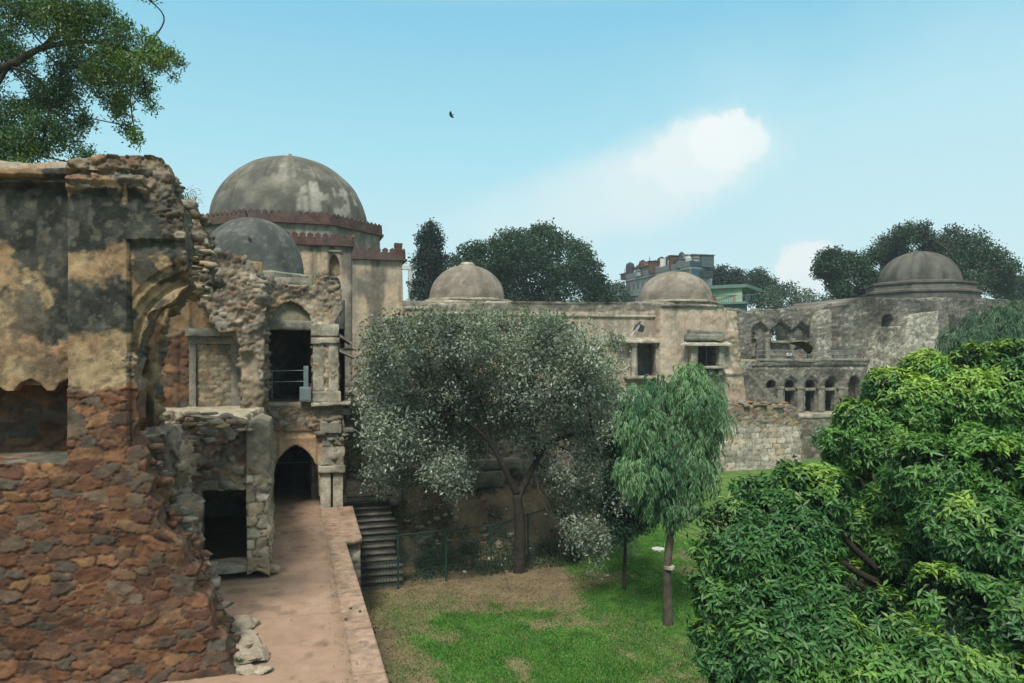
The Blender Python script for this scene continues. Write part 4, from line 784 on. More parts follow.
# ================================================================ ASHLAR RETAINING WALL
aw = root('garden_wall', 'pale ashlar retaining wall with rubble top at the far end of the lawn', 'retaining wall', (20, 48, -2.8))
ash = rubble('ash', mortar=(.15, .13, .10), rh=.42, asp=1.7, depth=.035, jit=.10, warp=.02, mw=.14, dirt=.25, pw=6)
slab('masonry', aw, YP(48.2), [(560, 490), (560, 415), (640, 400), (698, 392), (704, 400), (712, 398), (722, 403), (744, 404.5), (770, 405.5), (790, 404), (797, 410), (800, 418), (801.5, 490)], 1.2, .075, blend(rubble('mix', mortar=(.2, .17, .13), rh=.26, asp=1.5, depth=.08, jit=.6), ash, pm(lambda px, py, s, t: ss(422, 425, py + wob(s, t, 4) - .02 * (px - 720)))), seed=91, rough=.03, edgewob=.15)
jut(aw, [(702, 396), (720, 402), (760, 405), (795, 406)], 48, 60, .22, 'mix', 61, 1.5, 1.0, 'coping_stone')
aw2 = root('low_garden_wall', 'grey rubble wall with pale coping running behind the leafy tree', 'wall', (28, 54, -2.8))
slab('masonry', aw2, YP(52), [(800, 500), (800, 416), (830, 416), (1000, 412), (1000, 500)], .8, .11, rubble('grey', rh=.3, asp=1.6, depth=.05), seed=93, mat='masonry_far')
bpx('coping', aw2, 799, 412.5, 960, 416.5, 52, .9, 'pale', front=.1, wear=.04)
slab('court_floor', aw2, Plane((0, 0, .6), (1, 0, 0), (0, 1, 0)), [(15, 52.6), (60, 52.6), (60, 62), (15, 62)], .3, .4, dustst, pix=False, back=False, seed=4)
# ================================================================ FAR RUINED COURT
fr = root('ruined_court', 'far roofless grey stone court with two tiers of arches and an outside stair', 'ruin', (28, 60, 0))
frs = rubble('far', mortar=(.10, .095, .08), rh=.24, asp=1.6, depth=.07, jit=.6, warp=.3, mw=.22, dirt=.5)
Up = YP(60)
def upmask(px, py, s, t): return ss(340, 343, py) * (px > 772) * (px < 792)
ho = [archpts(772.5, 790.5, 342, 333.5, 324, 5), archpts(796, 809, 342, 335, 326, 5), [(751, 356), (751, 338), (758, 338), (758, 356)], archpts(752, 757, 336, 333, 331, 3), archpts(821.5, 826, 334, 331, 328.5, 3)]
slab('upper_tier', fr, Up, [(730, 361), (730, 311), (741, 309), (752, 311), (762, 308.5), (775, 310), (790, 308.5), (803, 310.5), (812, 309), (824, 305), (834, 303), (843, 306), (850, 361)], .9, .11, blend(frs, rubble('far', mortar=(.10, .09, .075), rh=.3, asp=1.5, depth=.06), pm(upmask)), holes=ho, seed=101, mat='masonry_far', rough=.08, edgewob=.3,
     relief=lambda px, py: -.42 * (((np.abs(px - 781) < 11) | (np.abs(px - 802) < 9) | (np.abs(px - 824) < 11) | (np.abs(px - 760) < 8)) & (py > 322 + np.abs(((px - 771) % 21) - 10) * .8)) * (px > 750) * (px < 836))
for x in (793.5, 768, 812): bpx('pillar', fr, x - 2, 338, x + 2, 359, 60, .3, 'grey', front=.12)
for x in (781, 802): bpx('arch_sill', fr, x - 9, 340.5, x + 9, 343, 60, .3, 'grey', front=.1)
slab('parapet_infill', fr, YP(60.4), [(770, 361), (770, 342), (815, 342), (815, 361)], .3, .12, rubble('mix', mortar=(.16, .12, .10), rh=.2, asp=1.5, depth=.03), seed=3, mat='masonry_far')
slab('stepped_buttress', fr, YP(58.6), [(817, 359), (818, 335), (819, 320), (822, 312), (829, 309), (834, 316), (838, 326), (843, 335), (845, 359)], 1.3, .11, rubble('pale', mortar=(.13, .125, .10), rh=.3, asp=1.4, depth=.07), seed=103, mat='masonry_far', rough=.06)
slab('terrace_floor', fr, Plane((0, 0, WZ(800, 359.5, 59)), (1, 0, 0), (0, 1, 0)), [(WX(742, 59), 57.2), (WX(875, 59), 57.2), (WX(875, 59), 60), (WX(742, 59), 60)], .25, .3, dustst, pix=False, back=False)
bpx('terrace_edge', fr, 756, 358.5, 872, 361.5, 57.2, .4, 'grey', front=.1, wear=.08)
Lp = YP(57.2)
lh = []
for c in (771, 790.5, 811, 831): lh.append(archpts(c - 5, c + 5, 388, 385, 379.5, 4)); lh.append([(c - 4.6, 413), (c - 4.6, 391), (c + 4.6, 391), (c + 4.6, 413)]) if c > 780 else None
lh.append(archpts(848, 860, 414, 384, 375, 5))
slab('lower_tier', fr, Lp, [(735, 420), (740, 376), (746, 369), (752, 361), (872, 361), (875, 420)], .8, .1, frs, holes=lh, seed=105, mat='masonry_far', rough=.05,
     relief=lambda px, py: -.2 * np.clip((np.abs(px - 790.5) < 6.5) + (np.abs(px - 811) < 7) + (np.abs(px - 831) < 7), 0, 1) * (py > 376 + np.abs(((px - 780.5) % 20.3) - 10.1) * .9) - .12 * ((px > 752) & (py > 366) & (py < 368)))
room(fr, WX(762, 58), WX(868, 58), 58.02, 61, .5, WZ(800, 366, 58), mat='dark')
for c in (780.5, 800.5, 821.3, 841.5): bpx('pilaster', fr, c - 2.6, 389, c + 2.6, 412, 57.2, .2, 'grey', front=.14); bpx('pilaster_cap', fr, c - 3.4, 386.5, c + 3.4, 389, 57.2, .2, 'grey', front=.2)
for c in (790.5, 811, 831): bpx('door_lintel', fr, c - 5, 388, c + 5, 390.6, 57.2, .2, 'grey', front=.05)
# outside stair descending to the right, and its dark recess
m_ = MB(); z0, z1 = WZ(748, 372, 56), WZ(782, 409, 56); xa, xb = WX(746, 56), WX(783, 56)
for k in range(14):
    x_ = xa + (xb - xa) * k / 14; m_.box(x_, x_ + (xb - xa) / 14 * 1.02, 55.6, 57.1, z1 - .8, z0 + (z1 - z0) * k / 14)
m_.mk('stair', M['grey'], fr, col=False)
slab('stair_wall', fr, YP(55.3), [(742, 372), (752, 377), (762, 390), (770, 402), (776, 412), (742, 412)], .3, .11, blend(frs, rubble('grey', rh=.5), pm(lambda px, py, s, t: px * 0)), seed=107, mat='masonry_far', rough=.05)
tr = root('terrace_railing', 'thin metal railing along the far upper terrace', 'railing', (26, 57.3, 5))
b = MB()
for y in (350.5, 354.5): b.tube([(WX(757, 57.25), 57.25, WZ(757, y, 57.25)), (WX(850, 57.25), 57.25, WZ(850, y, 57.25))], .03, 5)
b.mk('rail', M['steel'], tr, col=False)
for x in range(757, 851, 13):
    b = MB(); b.tube([(WX(x, 57.25), 57.25, WZ(x, 359, 57.25)), (WX(x, 57.25), 57.25, WZ(x, 349.5, 57.25))], .035, 5); b.mk('railing_post', M['steel'], tr, col=False)
# domed corner tower
tt = root('domed_tower', 'far dark grey domed tower with leaning stone buttresses', 'tower', (40, 58, 0))
ts = rubble('far', mortar=(.085, .08, .068), rh=.24, asp=1.6, depth=.06, jit=.5, warp=.25, mw=.22, dirt=.6)
slab('wall', tt, YP(58), [(836, 440), (836, 312), (850, 300), (866, 297), (905, 299), (984, 299), (1010, 301), (1040, 300), (1040, 440)], 9, .12, ts, holes=[archpts(881, 893.5, 328, 321, 314, 5)], seed=111, mat='masonry_far', rough=.06, rings=4, edgewob=.25)
room(tt, WX(878, 58) , WX(896, 58), 58.3, 61, WZ(887, 329, 58), WZ(887, 312, 58))
slab('buttress', tt, Plane((0, 56.5, 0), (1, 0, 0), (0, .10, 1)), [(858, 440), (864, 400), (872, 352), (878, 327), (903, 326), (905, 440)], 1.6, .11, rubble('pale', mortar=(.11, .105, .085), rh=.24, asp=1.6, depth=.06, jit=.5, warp=.25, dirt=.6), seed=113, mat='masonry_far', rough=.05)
slab('buttress', tt, Plane((0, 55.6, 0), (1, 0, 0), (0, .10, 1)), [(893, 440), (898, 400), (908, 320), (910, 314), (938, 311), (940, 440)], 2.4, .11, rubble('pale', mortar=(.13, .125, .10), rh=.24, asp=1.6, depth=.06, jit=.5, warp=.25), seed=115, mat='masonry_far', rough=.05)
slab('buttress', tt, Plane((0, 56.8, 0), (1, 0, 0), (0, .06, 1)), [(936, 440), (936, 300), (947, 297), (950, 360), (962, 440)], 1.4, .11, frs, seed=117, mat='masonry_far', rough=.05)
c = at(919, 290, 82.5); z_ = lambda y: CZ + (HY - y) / F * 78
m_ = MB(); q = 78 / 740.
m_.lathe(c[0], c[1], [(5.9, z_(310)), (5.85, z_(292)), (6.05, z_(291.5)), (6.05, z_(289.5)), (5.5, z_(288)), (5.4, z_(283)), (5.6, z_(282.5)), (5.6, z_(280.5)), (4.6, z_(279))], 8, rot=R(22.5 - 30)); m_.mk('drum', M['greydark'], tt, col=False)
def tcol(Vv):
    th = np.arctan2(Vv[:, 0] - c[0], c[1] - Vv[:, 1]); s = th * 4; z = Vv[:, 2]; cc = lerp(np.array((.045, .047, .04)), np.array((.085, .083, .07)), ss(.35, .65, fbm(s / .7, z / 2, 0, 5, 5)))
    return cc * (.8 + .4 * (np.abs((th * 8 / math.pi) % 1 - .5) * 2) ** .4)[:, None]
dome('dome', tt, c[0], c[1], domeprof(4.2, (281 - 250) * q * 1.12, z_(281) + .05, 26, .5), tcol, n=96, nz=.06)
slab('niche_back', fr, YP(60.5), [(748, 361), (748, 325), (762, 325), (762, 361)], .2, .2, frs, seed=2, mat='masonry_far')
slab('niche_back', fr, YP(60.5), [(815, 345), (815, 322), (832, 322), (832, 345)], .2, .2, frs, seed=2, mat='masonry_far')
# ================================================================ STAIR TO THE GARDEN, PLATFORM
st = root('stone_stair', 'flight of stone steps going down to the garden beside the green fence', 'staircase', (3, 31, -2.8))
n = 14
for k in range(n):
    z1 = -2.8 + 2.8 * (k + 1) / (n + 0) - .02; y0 = 27.9 + (31.5 - 27.9) * k / n; w = 3.95 + .12 * math.sin(k)
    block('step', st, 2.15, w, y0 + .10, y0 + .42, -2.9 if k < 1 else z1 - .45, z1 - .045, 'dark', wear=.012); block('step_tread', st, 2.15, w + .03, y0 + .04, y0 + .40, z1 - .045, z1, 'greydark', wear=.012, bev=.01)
o = slab('stair_platform', None, Plane((0, 0, .02), (1, 0, 0), (0, 1, 0)), [(2.1, 31.3), (4.3, 31.4), (4.5, 32.6), (5.2, 34.2), (5.0, 35.2), (2.1, 35.2)], .5, .08, plaster((.33, .27, .2), (.25, .2, .15), amt=.3), pix=False, rough=.05, edgewob=.3, seed=4); o['kind'] = 'structure'
# ================================================================ FENCE
fe = root('mesh_fence', 'dark green wire mesh fence running from the stair past the forked tree', 'fence', (6, 29, -2.8))
fp = [ground(363, 592, GZ), ground(398, 588, GZ), ground(446, 581, GZ), ground(491, 575, GZ), ground(528, 561, GZ), ground(562, 548, GZ), ground(590, 537, GZ), ground(612, 529, GZ)]
hgt = 1.95
for i, p in enumerate(fp[:-1]):
    q = fp[i + 1]
    if i: 
        b = MB(); b.tube([p, p + [0, 0, hgt + .05]], .038, 8); b.mk('fence_post', M['metal'], fe, col=False)
    if i == 0: continue
    b = MB(); b.tube([p + [0, 0, hgt], q + [0, 0, hgt]], .028, 6); b.mk('top_rail', M['metal'], fe, col=False)
    b = MB(); Ln = np.linalg.norm(q - p); 
    for k in range(int(Ln / .075)):
        a = p + (q - p) * (k * .075 / Ln); b.tube([a + [0, 0, .03], a + [0, 0, hgt]], .0045, 3, cap=False)
    for k in range(1, 13): b.tube([p + [0, 0, .15 * k], q + [0, 0, .15 * k]], .0045, 3, cap=False)
    b.mk('mesh_panel', M['metal'], fe, col=False)
b = MB(); b.tube([ground(491, 575, GZ) + [0, 0, 1.5], ground(510, 590, GZ)], .009, 5); b.mk('stay_wire', M['metal'], fe, col=False)
gt = root('iron_gate', 'low dark iron gate across the foot of the stone steps', 'gate', tuple(fp[0]))
b = MB(); p, q = fp[0] + [-.2, 0, 0], fp[1]
for z in (.08, 1.0, hgt): b.tube([p + [0, 0, z], q + [0, 0, z]], .02, 6)
for e_ in (p, q): b.tube([e_, e_ + [0, 0, hgt]], .025, 6)
for k in range(15): a = p + (q - p) * k / 14; b.tube([a + [0, 0, .08], a + [0, 0, 1.0]], .009, 4)
b.mk('gate_frame', M['metal'], gt, col=False)
# ================================================================ CITY BEHIND
def prism(name, pts, z0, z1, parent, col, matn='plain'):
    b = MB(); n = len(pts); b.add([(x, y, z0) for x, y in pts] + [(x, y, z1) for x, y in pts], [tuple(range(n, 2 * n)), tuple(range(n))[::-1]] + [(i, (i + 1) % n, (i + 1) % n + n, i + n) for i in range(n)], col); return b.mk(name, M[matn], parent)
def facerect(name, A_, B_, u0, u1, z0, z1, parent, col, out=.06, matn='plain', th=.12):
    A_, B_ = np.array(A_[:2]), np.array(B_[:2]); u = B_ - A_; nn = np.array([u[1], -u[0]]) / np.linalg.norm(u); a = A_ + u * u0; b = A_ + u * u1
    return prism(name, [tuple(a + nn * out), tuple(b + nn * out), tuple(b - nn * th), tuple(a - nn * th)], z0, z1, parent, col, matn)
gbd = root('apartment_block', 'long grey concrete block with cluttered flat roof behind the right small dome', 'building', tuple(at(670, 300, 135) * [1, 1, 0]))
zt = CZ + (HY - 279) / F * 150; c1, c2, c3 = at(626, 0, 150), at(690, 0, 128), at(713, 0, 131)
prism('wall', [tuple(c1[:2]), tuple(c2[:2]), tuple(c3[:2]), tuple((c1 + c3 - c2)[:2])], 0, zt, gbd, (.17, .18, .185)); facerect('parapet', c1, c2, 0, 1, zt, zt + .9, gbd, (.14, .15, .16)); facerect('parapet', c2, c3, 0, 1, zt, zt + .9, gbd, (.02, .06, .08)); facerect('end_wall_cladding', c2, c3, .05, .95, 4, zt - .4, gbd, (.03, .085, .11))
for r_ in range(4):
    for k in range(12): facerect('window', c1, c2, .04 + k * .08, .075 + k * .08, zt - 2.4 - r_ * 3.2, zt - 1.1 - r_ * 3.2, gbd, (.09, .10, .11), .03)
    facerect('ledge', c1, c2, 0, 1, zt - .5 - r_ * 3.2, zt - .3 - r_ * 3.2, gbd, (.22, .23, .23), .18)
rs = np.random.default_rng(12)
for k in range(30):
    u_ = .03 + k * .032 + rs.uniform(-.01, .01); p = c1 + (c2 - c1) * u_ + np.array([rs.uniform(.6, 2), rs.uniform(1, 4), 0]); r_ = rs.uniform(.45, .9); h = rs.uniform(1.4, 3.4); z0 = zt + rs.uniform(.0, .1)
    b = MB(); cc = [(.03, .035, .04), (.03, .03, .035), (.35, .36, .36)][k % 3]; b.lathe(p[0], p[1], [(r_, z0), (r_, z0 + h * .8), (r_ * .8, z0 + h * .95), (r_ * .3, z0 + h), (r_ * .3, z0 + h + .1)], 12, cc)
    o = b.mk('water_tank', M['plain']); setp(o, 'small water tank on the cluttered roof of the grey apartment block', 'tank', 'water tanks on the grey roof')
for k, (u_, cc, lb) in enumerate(((.30, (.55, .16, .03), 'orange cloth hung on the grey roof'), (.26, (.3, .06, .04), 'dull red cloth hung on the grey roof'), (.55, (.5, .5, .47), 'white sheet hung on the grey roof'))):
    p = c1 + (c2 - c1) * u_; b = MB(); v = [(p[0] + i * .35, p[1] - .5 + .1 * math.sin(i * 2), zt + 2.6 - 1.5 * j - .1 * math.sin(i + j)) for j in range(2) for i in range(6)]; b.add(v, [(i, i + 1, i + 7, i + 6) for i in range(5)], cc); setp(b.mk('laundry', M['cloth']), lb, 'laundry')
for k, (px, yt, D) in enumerate(((627, 268, 149), (652, 256, 140), (686, 252, 130), (643, 266, 144))):
    b = MB(); p = at(px, 280, D) + [0, 1, 0]; b.tube([(p[0], p[1], zt), (p[0], p[1], CZ + (HY - yt) / F * D)], .07, 5, (.1, .1, .1)); setp(b.mk('roof_mast', M['plain']), ('thin mast at the left end of the grey roof', 'tall thin mast near the middle of the grey roof', 'tall thin mast at the right end of the grey roof', 'short thin mast left of the orange cloth')[k], 'mast')
c4, c5 = at(694, 0, 112), at(747, 0, 108); zr = CZ + (HY - 285) / F * 110; zb = CZ + (HY - 303) / F * 110
bk = np.array([3, 9, 0.])
gn = root('green_house', 'small pale green house with a roof slab and balcony behind the wing', 'house', tuple(((c4 + c5) / 2) * [1, 1, 0]))
prism('wall', [tuple(c4[:2]), tuple(c5[:2] - [.8, 0]), tuple((c5 + bk)[:2]), tuple((c4 + bk)[:2])], 0, zr - .6, gn, (.26, .36, .25)); facerect('roof_slab', c4, c5, -.02, 1.03, zr - .6, zr - .1, gn, (.10, .17, .15), 1.0, th=9)
facerect('balcony_slab', c4, c5, 0, 1.03, zb - .3, zb, gn, (.10, .19, .17), 1.3); facerect('lower_fascia', c4, c5, 0, 1, zb - 1.8, zb - .3, gn, (.04, .12, .12), .8)
facerect('doorway', c4, c5, .42, .54, zb, zb + 2.1, gn, (.02, .02, .02), .03); facerect('doorway', c4, c5, .12, .18, zb, zb + 1.9, gn, (.02, .02, .02), .03)
b = MB(); A2, B2 = c4 + [0, -1.3, 0], c5 + [.8, -1.3, 0]
for k in range(26): a = A2 + (B2 - A2) * k / 25; b.tube([(a[0], a[1], zb), (a[0], a[1], zb + 1.0)], .035, 4, (.04, .12, .11))
b.tube([(A2[0], A2[1], zb + 1.0), (B2[0], B2[1], zb + 1.0)], .06, 4, (.04, .12, .11)); b.mk('balcony_railing', M['plain'], gn)
for u0, u1, cc, lb in ((.22, .42, (.35, .07, .06), 'long red cloth over the balcony rail of the green house'), (.6, .7, (.4, .09, .08), 'short red cloth over the balcony rail of the green house'), (.8, .93, (.06, .07, .07), 'dark cloth over the balcony rail of the green house')):
    a, b_ = A2 + (B2 - A2) * u0, A2 + (B2 - A2) * u1; m_ = MB(); v = [(a[0] + (b_[0] - a[0]) * i / 5, a[1] - .1 - .04 * (i % 2), zb + 1.05 - j * (.9 + .1 * math.sin(i))) for j in range(2) for i in range(6)]; m_.add(v, [(i, i + 1, i + 7, i + 6) for i in range(5)], cc); setp(m_.mk('laundry', M['cloth']), lb, 'laundry')
p1_, p2_ = at(701, 0, 116), at(712, 0, 116)
prism('stair_head', [tuple(p1_[:2]), tuple(p2_[:2]), tuple((p2_ + [0, 3, 0])[:2]), tuple((p1_ + [0, 3, 0])[:2])], zr - .5, zr + 1.6, gn, (.4, .43, .42))
b = MB(); p = at(708, 0, 114.5); b.box(p[0] - .8, p[0] + .9, p[1], p[1] + 1.2, zr + 1.6, zr + 2.6, (.03, .04, .045)); b.box(p[0] - .5, p[0] + .6, p[1] + .2, p[1] + 1.0, zr + 2.6, zr + 2.7, (.03, .04, .045)); setp(b.mk('water_tank', M['plain']), 'square dark tank on the stair head of the green house', 'tank')
pg = root('concrete_frame', 'pale rooftop post and beam seen between the tomb and the tall thin tree', 'pergola', tuple(at(408, 300, 90) * [1, 1, 0]))
a, b_ = at(396, 0, 90), at(411, 0, 90)
b = MB(); z1 = CZ + (HY - 265) / F * 90; z2 = CZ + (HY - 269.5) / F * 90; b.box(a[0], b_[0] + .25, a[1] - .3, a[1] + .3, z2, z1, (.5, .52, .5)); b.mk('beam', M['plain'], pg)
b = MB(); b.box(b_[0] - .25, b_[0] + .25, a[1] - .25, a[1] + .25, 0, z2, (.45, .47, .45)); b.mk('post', M['plain'], pg)

for k in range(34):
    u_ = rs.uniform(.02, 1.0); p = c1 + (c2 - c1) * u_ + np.array([rs.uniform(.3, 5), rs.uniform(.5, 3.5), 0]); w_, h_ = rs.uniform(.4, 1.5), rs.uniform(.8, 2.6); b = MB(); cc = [(.05, .055, .06), (.12, .13, .13), (.3, .31, .31), (.08, .05, .04), (.06, .09, .10)][k % 5]
    b.box(p[0] - w_, p[0] + w_, p[1] - .4, p[1] + .4, zt, zt + h_, cc); b.box(p[0] - w_ * 1.15, p[0] + w_ * 1.15, p[1] - .55, p[1] + .55, zt + h_, zt + h_ + .12, cc); setp(b.mk('roof_shed', M['plain']), 'small makeshift shed or crate among the clutter on the grey roof', 'shed', 'sheds and crates cluttering the grey roof')
# ================================================================ VEGETATION
UPV = np.array([0, 0, 1.0])
def unit(v): return v / (np.linalg.norm(v, axis=-1, keepdims=True) + 1e-9)
def plobes(lst, D, rs, dz=.0, sq=1.0):              # (px, py, radius px[, depth offset m[, vertical squash]]) -> centres and radii
    C_, R_ = [], []
    for l in lst:
        d = D + (l[3] if len(l) > 3 else rs.uniform(-dz, dz)); r = l[2] / F * d; C_.append(at(l[0], l[1], d)); R_.append([r, r * sq, r * (l[4] if len(l) > 4 else 1)])
    return np.array(C_), np.array(R_)
def crown(C_, R_, n, rs, inner=.72, reject=.78, rough=.25, gap=0.0, gs=1.2):
    w = (R_[:, 0] * R_[:, 2]) ** 1.0; P, Nn = [], []
    k = rs.choice(len(C_), n, p=w / w.sum()); d = unit(rs.normal(size=(n, 3))); r = inner + (1 - inner) * rs.random(n) ** .6
    r = r * (1 + (fbm(d[:, 0] * 2.2 + k * 3.1, d[:, 1] * 2.2, d[:, 2] * 2.2, 7, 3) - .5) * 2 * rough)
    P = C_[k] + d * R_[k] * r[:, None]; Nn = unit(d / R_[k]); keep = np.ones(n, bool)
    for j in range(len(C_)):
        q = np.linalg.norm((P - C_[j]) / R_[j], axis=1); keep &= (q > reject) | (k == j)
    if gap: keep &= fbm(P[:, 0] * gs, P[:, 1] * gs, P[:, 2] * gs, 19, 3) > gap
    return P[keep], Nn[keep]
def limbs(name, paths, mat, parent, n=8):
    b = MB()
    for pts, r0, r1 in paths:
        pts = np.array(pts, float); m = 6; t = np.linspace(0, len(pts) - 1, (len(pts) - 1) * m + 1); i = np.minimum(t.astype(int), len(pts) - 2); f = (t - i)[:, None]
        p0 = pts[np.maximum(i - 1, 0)]; p1 = pts[i]; p2 = pts[i + 1]; p3 = pts[np.minimum(i + 2, len(pts) - 1)]
        q = .5 * ((2 * p1) + (-p0 + p2) * f + (2 * p0 - 5 * p1 + 4 * p2 - p3) * f**2 + (-p0 + 3 * p1 - 3 * p2 + p3) * f**3)
        rr = np.linspace(r0, r1, len(q)) * (1 + .18 * (fbm(t * 1.3, t * 0 + r0 * 50, 0, 3) - .5)); b.tube(q, rr, n if r0 > .05 else 5)
    return b.mk(name, M[mat], parent, smooth=True, col=False)
def twigs(C_, R_, src, rs, per=5, r0=.05, r1=.008):
    out = []; src = np.array(src)
    for c, r in zip(C_, R_):
        s = src[np.argmin(np.linalg.norm(src - c, axis=1))]; mid = (s + c) / 2 + rs.normal(size=3) * .12 * np.linalg.norm(c - s); out.append(([s, mid, c], r0, r0 * .5))
        for k in range(per):
            e = c + unit(rs.normal(size=3) + [0, 0, .2]) * r * .9; m2 = (c + e) / 2 + rs.normal(size=3) * .1 * r; out.append(([c, m2, e], r0 * .45, r1))
    return out
def scatter(P, Nn, m, spread, rs):
    n = len(P); Q = np.repeat(P, m, 0) + rs.normal(size=(n * m, 3)).clip(-1.5, 1.5) * spread; return Q, np.repeat(Nn, m, 0)
def leafcol(P, a, b, rs, sc=.6, tip=None, tipm=None, rnd=.25):
    c = lerp(np.array(a), np.array(b), ss(.3, .7, fbm(P[:, 0] * sc, P[:, 1] * sc, P[:, 2] * sc, 3, 3)))
    if tip is not None: c = lerp(c, np.array(tip), tipm)
    return c * (1 + rs.uniform(-rnd, rnd, len(P)))[:, None]
# ---- broad leafy tree, right foreground
rs = np.random.default_rng(21)
mg = root('leafy_tree', 'big glossy bright green leafy tree filling the lower right foreground', 'tree', tuple(at(900, 600, 16) * [1, 1, 0] + [0, 0, GZ]))
ml = [(885, 384, 20, 3), (925, 368, 22, 3.2), (965, 362, 24, 3.4), (1010, 358, 24, 3), (852, 412, 16, 2.8), (836, 440, 14, 2.2), (708, 518, 12, -.2), (748, 490, 14, 0), (792, 474, 16, .2), (702, 580, 12, -.8), (704, 630, 13, -1.2), (905, 404, 42, 3), (865, 427, 32, 3), (950, 398, 48, 3.4), (1000, 398, 52, 3.4), (1045, 400, 58, 3), (850, 452, 26, 2.6), (890, 448, 32, 2.4), (930, 470, 46, 0), (985, 463, 44, -.2), (1035, 475, 50, -.4), (895, 505, 32, 1.6),
      (960, 525, 48, -1), (1020, 540, 52, -1.2), (900, 552, 32, .8), (735, 516, 28, 0), (775, 502, 32, .2), (820, 492, 34, .4), (715, 548, 24, -.6), (750, 552, 38, -.8), (800, 540, 40, -.6), (845, 522, 30, 1.8), (720, 600, 26, -1), (765, 602, 38, -1.4), (820, 592, 38, -1.2), (865, 582, 28, 1.6), (868, 485, 24, 3.2), (880, 540, 40, 3.2),
      (770, 648, 44, -2.2), (730, 662, 32, -1.8), (830, 642, 42, -2), (890, 622, 38, -1.4), (950, 602, 46, -1.8), (1010, 620, 52, -2), (880, 685, 48, -2.6), (950, 672, 52, -2.8), (1030, 700, 58, -2.8), (800, 705, 48, -2.6), (740, 712, 38, -2), (1080, 560, 60, -1), (1090, 460, 60, 1), (1090, 660, 60, -2), (720, 740, 40, -1.5), (800, 770, 60, -2), (900, 770, 70, -2.5), (1000, 790, 80, -2.5)]
C_, R_ = plobes(ml, 15.5, rs)
R_ *= .90; R_[:, 2] *= .88; R_[:, 1] *= 1.1
P, Nn = crown(C_, R_, 27000, rs, inner=.82, reject=.94, rough=.24, gap=.34, gs=.8)
vis = ((P - np.array([0, 0, CZ])) * 0)[:, 0] == 0
ax = unit(Nn * .8 + UPV * .55 + rs.normal(size=P.shape) * .25); m = 8
t1 = unit(np.cross(ax, UPV + .01)); t2 = np.cross(ax, t1); ang = rs.uniform(0, 6.28, (len(P), 1)) + np.arange(m) * 2.4
rad = t1[:, None] * np.cos(ang)[..., None] + t2[:, None] * np.sin(ang)[..., None]; el_ = rs.uniform(-.1, .9, (len(P), m, 1))
d = unit(rad + ax[:, None] * el_ - UPV * rs.uniform(.15, .75, (len(P), m, 1))).reshape(-1, 3)
Q = (P[:, None] + ax[:, None] * rs.uniform(-.10, .05, (len(P), m, 1))).reshape(-1, 3)
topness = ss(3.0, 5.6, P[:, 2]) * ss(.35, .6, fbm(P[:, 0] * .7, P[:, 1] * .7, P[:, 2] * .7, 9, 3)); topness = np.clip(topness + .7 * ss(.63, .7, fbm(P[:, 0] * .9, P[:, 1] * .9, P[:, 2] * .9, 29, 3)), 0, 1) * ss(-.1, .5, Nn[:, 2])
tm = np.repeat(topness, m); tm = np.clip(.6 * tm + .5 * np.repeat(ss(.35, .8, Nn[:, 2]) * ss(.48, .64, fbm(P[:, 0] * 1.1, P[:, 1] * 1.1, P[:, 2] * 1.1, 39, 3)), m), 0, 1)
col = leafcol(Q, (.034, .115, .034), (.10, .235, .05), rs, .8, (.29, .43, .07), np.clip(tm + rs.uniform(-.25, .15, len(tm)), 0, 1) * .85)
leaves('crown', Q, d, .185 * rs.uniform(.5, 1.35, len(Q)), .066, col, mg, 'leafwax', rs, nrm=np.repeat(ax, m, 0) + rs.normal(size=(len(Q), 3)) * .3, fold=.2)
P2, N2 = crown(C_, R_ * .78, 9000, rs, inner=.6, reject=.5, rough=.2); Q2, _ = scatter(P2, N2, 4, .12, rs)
leaves('inner_foliage', Q2, unit(rs.normal(size=Q2.shape) - UPV * .5), .17, .07, np.full((len(Q2), 3), 1.0) * np.array((.014, .042, .014)), mg, 'leafwax', rs)  # shade of the crown gaps is put into this near-black leaf colour
bs = at(930, 683, 16.5); bs[2] = GZ; hub = bs + [0, 0, 3.2]
limbs('trunk', [([bs - [0, 0, .3], bs + [.05, 0, 1.5], hub], .3, .2)] + [([hub, (hub + c) / 2 + [0, 0, -.4], c], .11, .03) for c in C_[::2]], 'bark', mg)
# ---- silvery forked tree
rs = np.random.default_rng(22)
sv = root('silvery_tree', 'wide grey-green small-leaved tree with a forked dark trunk beside the wire fence', 'tree', tuple(ground(519, 573, GZ)))
sl = [(420, 320, 9), (452, 314, 9), (562, 317, 9), (500, 313, 9), (372, 336, 10), (612, 337, 9), (352, 402, 10), (354, 450, 10), (614, 430, 10), (366, 478, 8), (530, 314, 7), (392, 348, 34), (385, 372, 28), (430, 338, 32), (472, 328, 30), (515, 326, 30), (552, 332, 30), (584, 347, 28), (596, 378, 28), (615, 410, 24), (378, 402, 24), (395, 430, 40), (372, 452, 24), (440, 385, 48), (492, 372, 48), (545, 380, 48), (588, 412, 36), (425, 440, 40), (475, 425, 36), (535, 415, 40), (575, 455, 38), (408, 468, 26), (445, 478, 26), (606, 455, 26),
      (572, 490, 26), (602, 505, 24), (612, 545, 16), (588, 540, 20), (620, 490, 18), (572, 520, 22), (385, 480, 14), (596, 565, 10), (455, 350, 36), (410, 395, 40), (540, 350, 36), (500, 400, 40)]
C_, R_ = plobes(sl, 29.5, rs, dz=3.4); R_[:, 1] *= 1.2; R_ *= rs.uniform(.8, 1.12, (len(R_), 1))
C_[:, 2] -= .35 * ss(6.2, 7.2, C_[:, 2]); P, Nn = crown(C_, R_, 9500, rs, inner=.4, reject=.3, rough=.5, gap=.45, gs=1.0); Q, Q_n = scatter(P, Nn, 17, .21, rs)
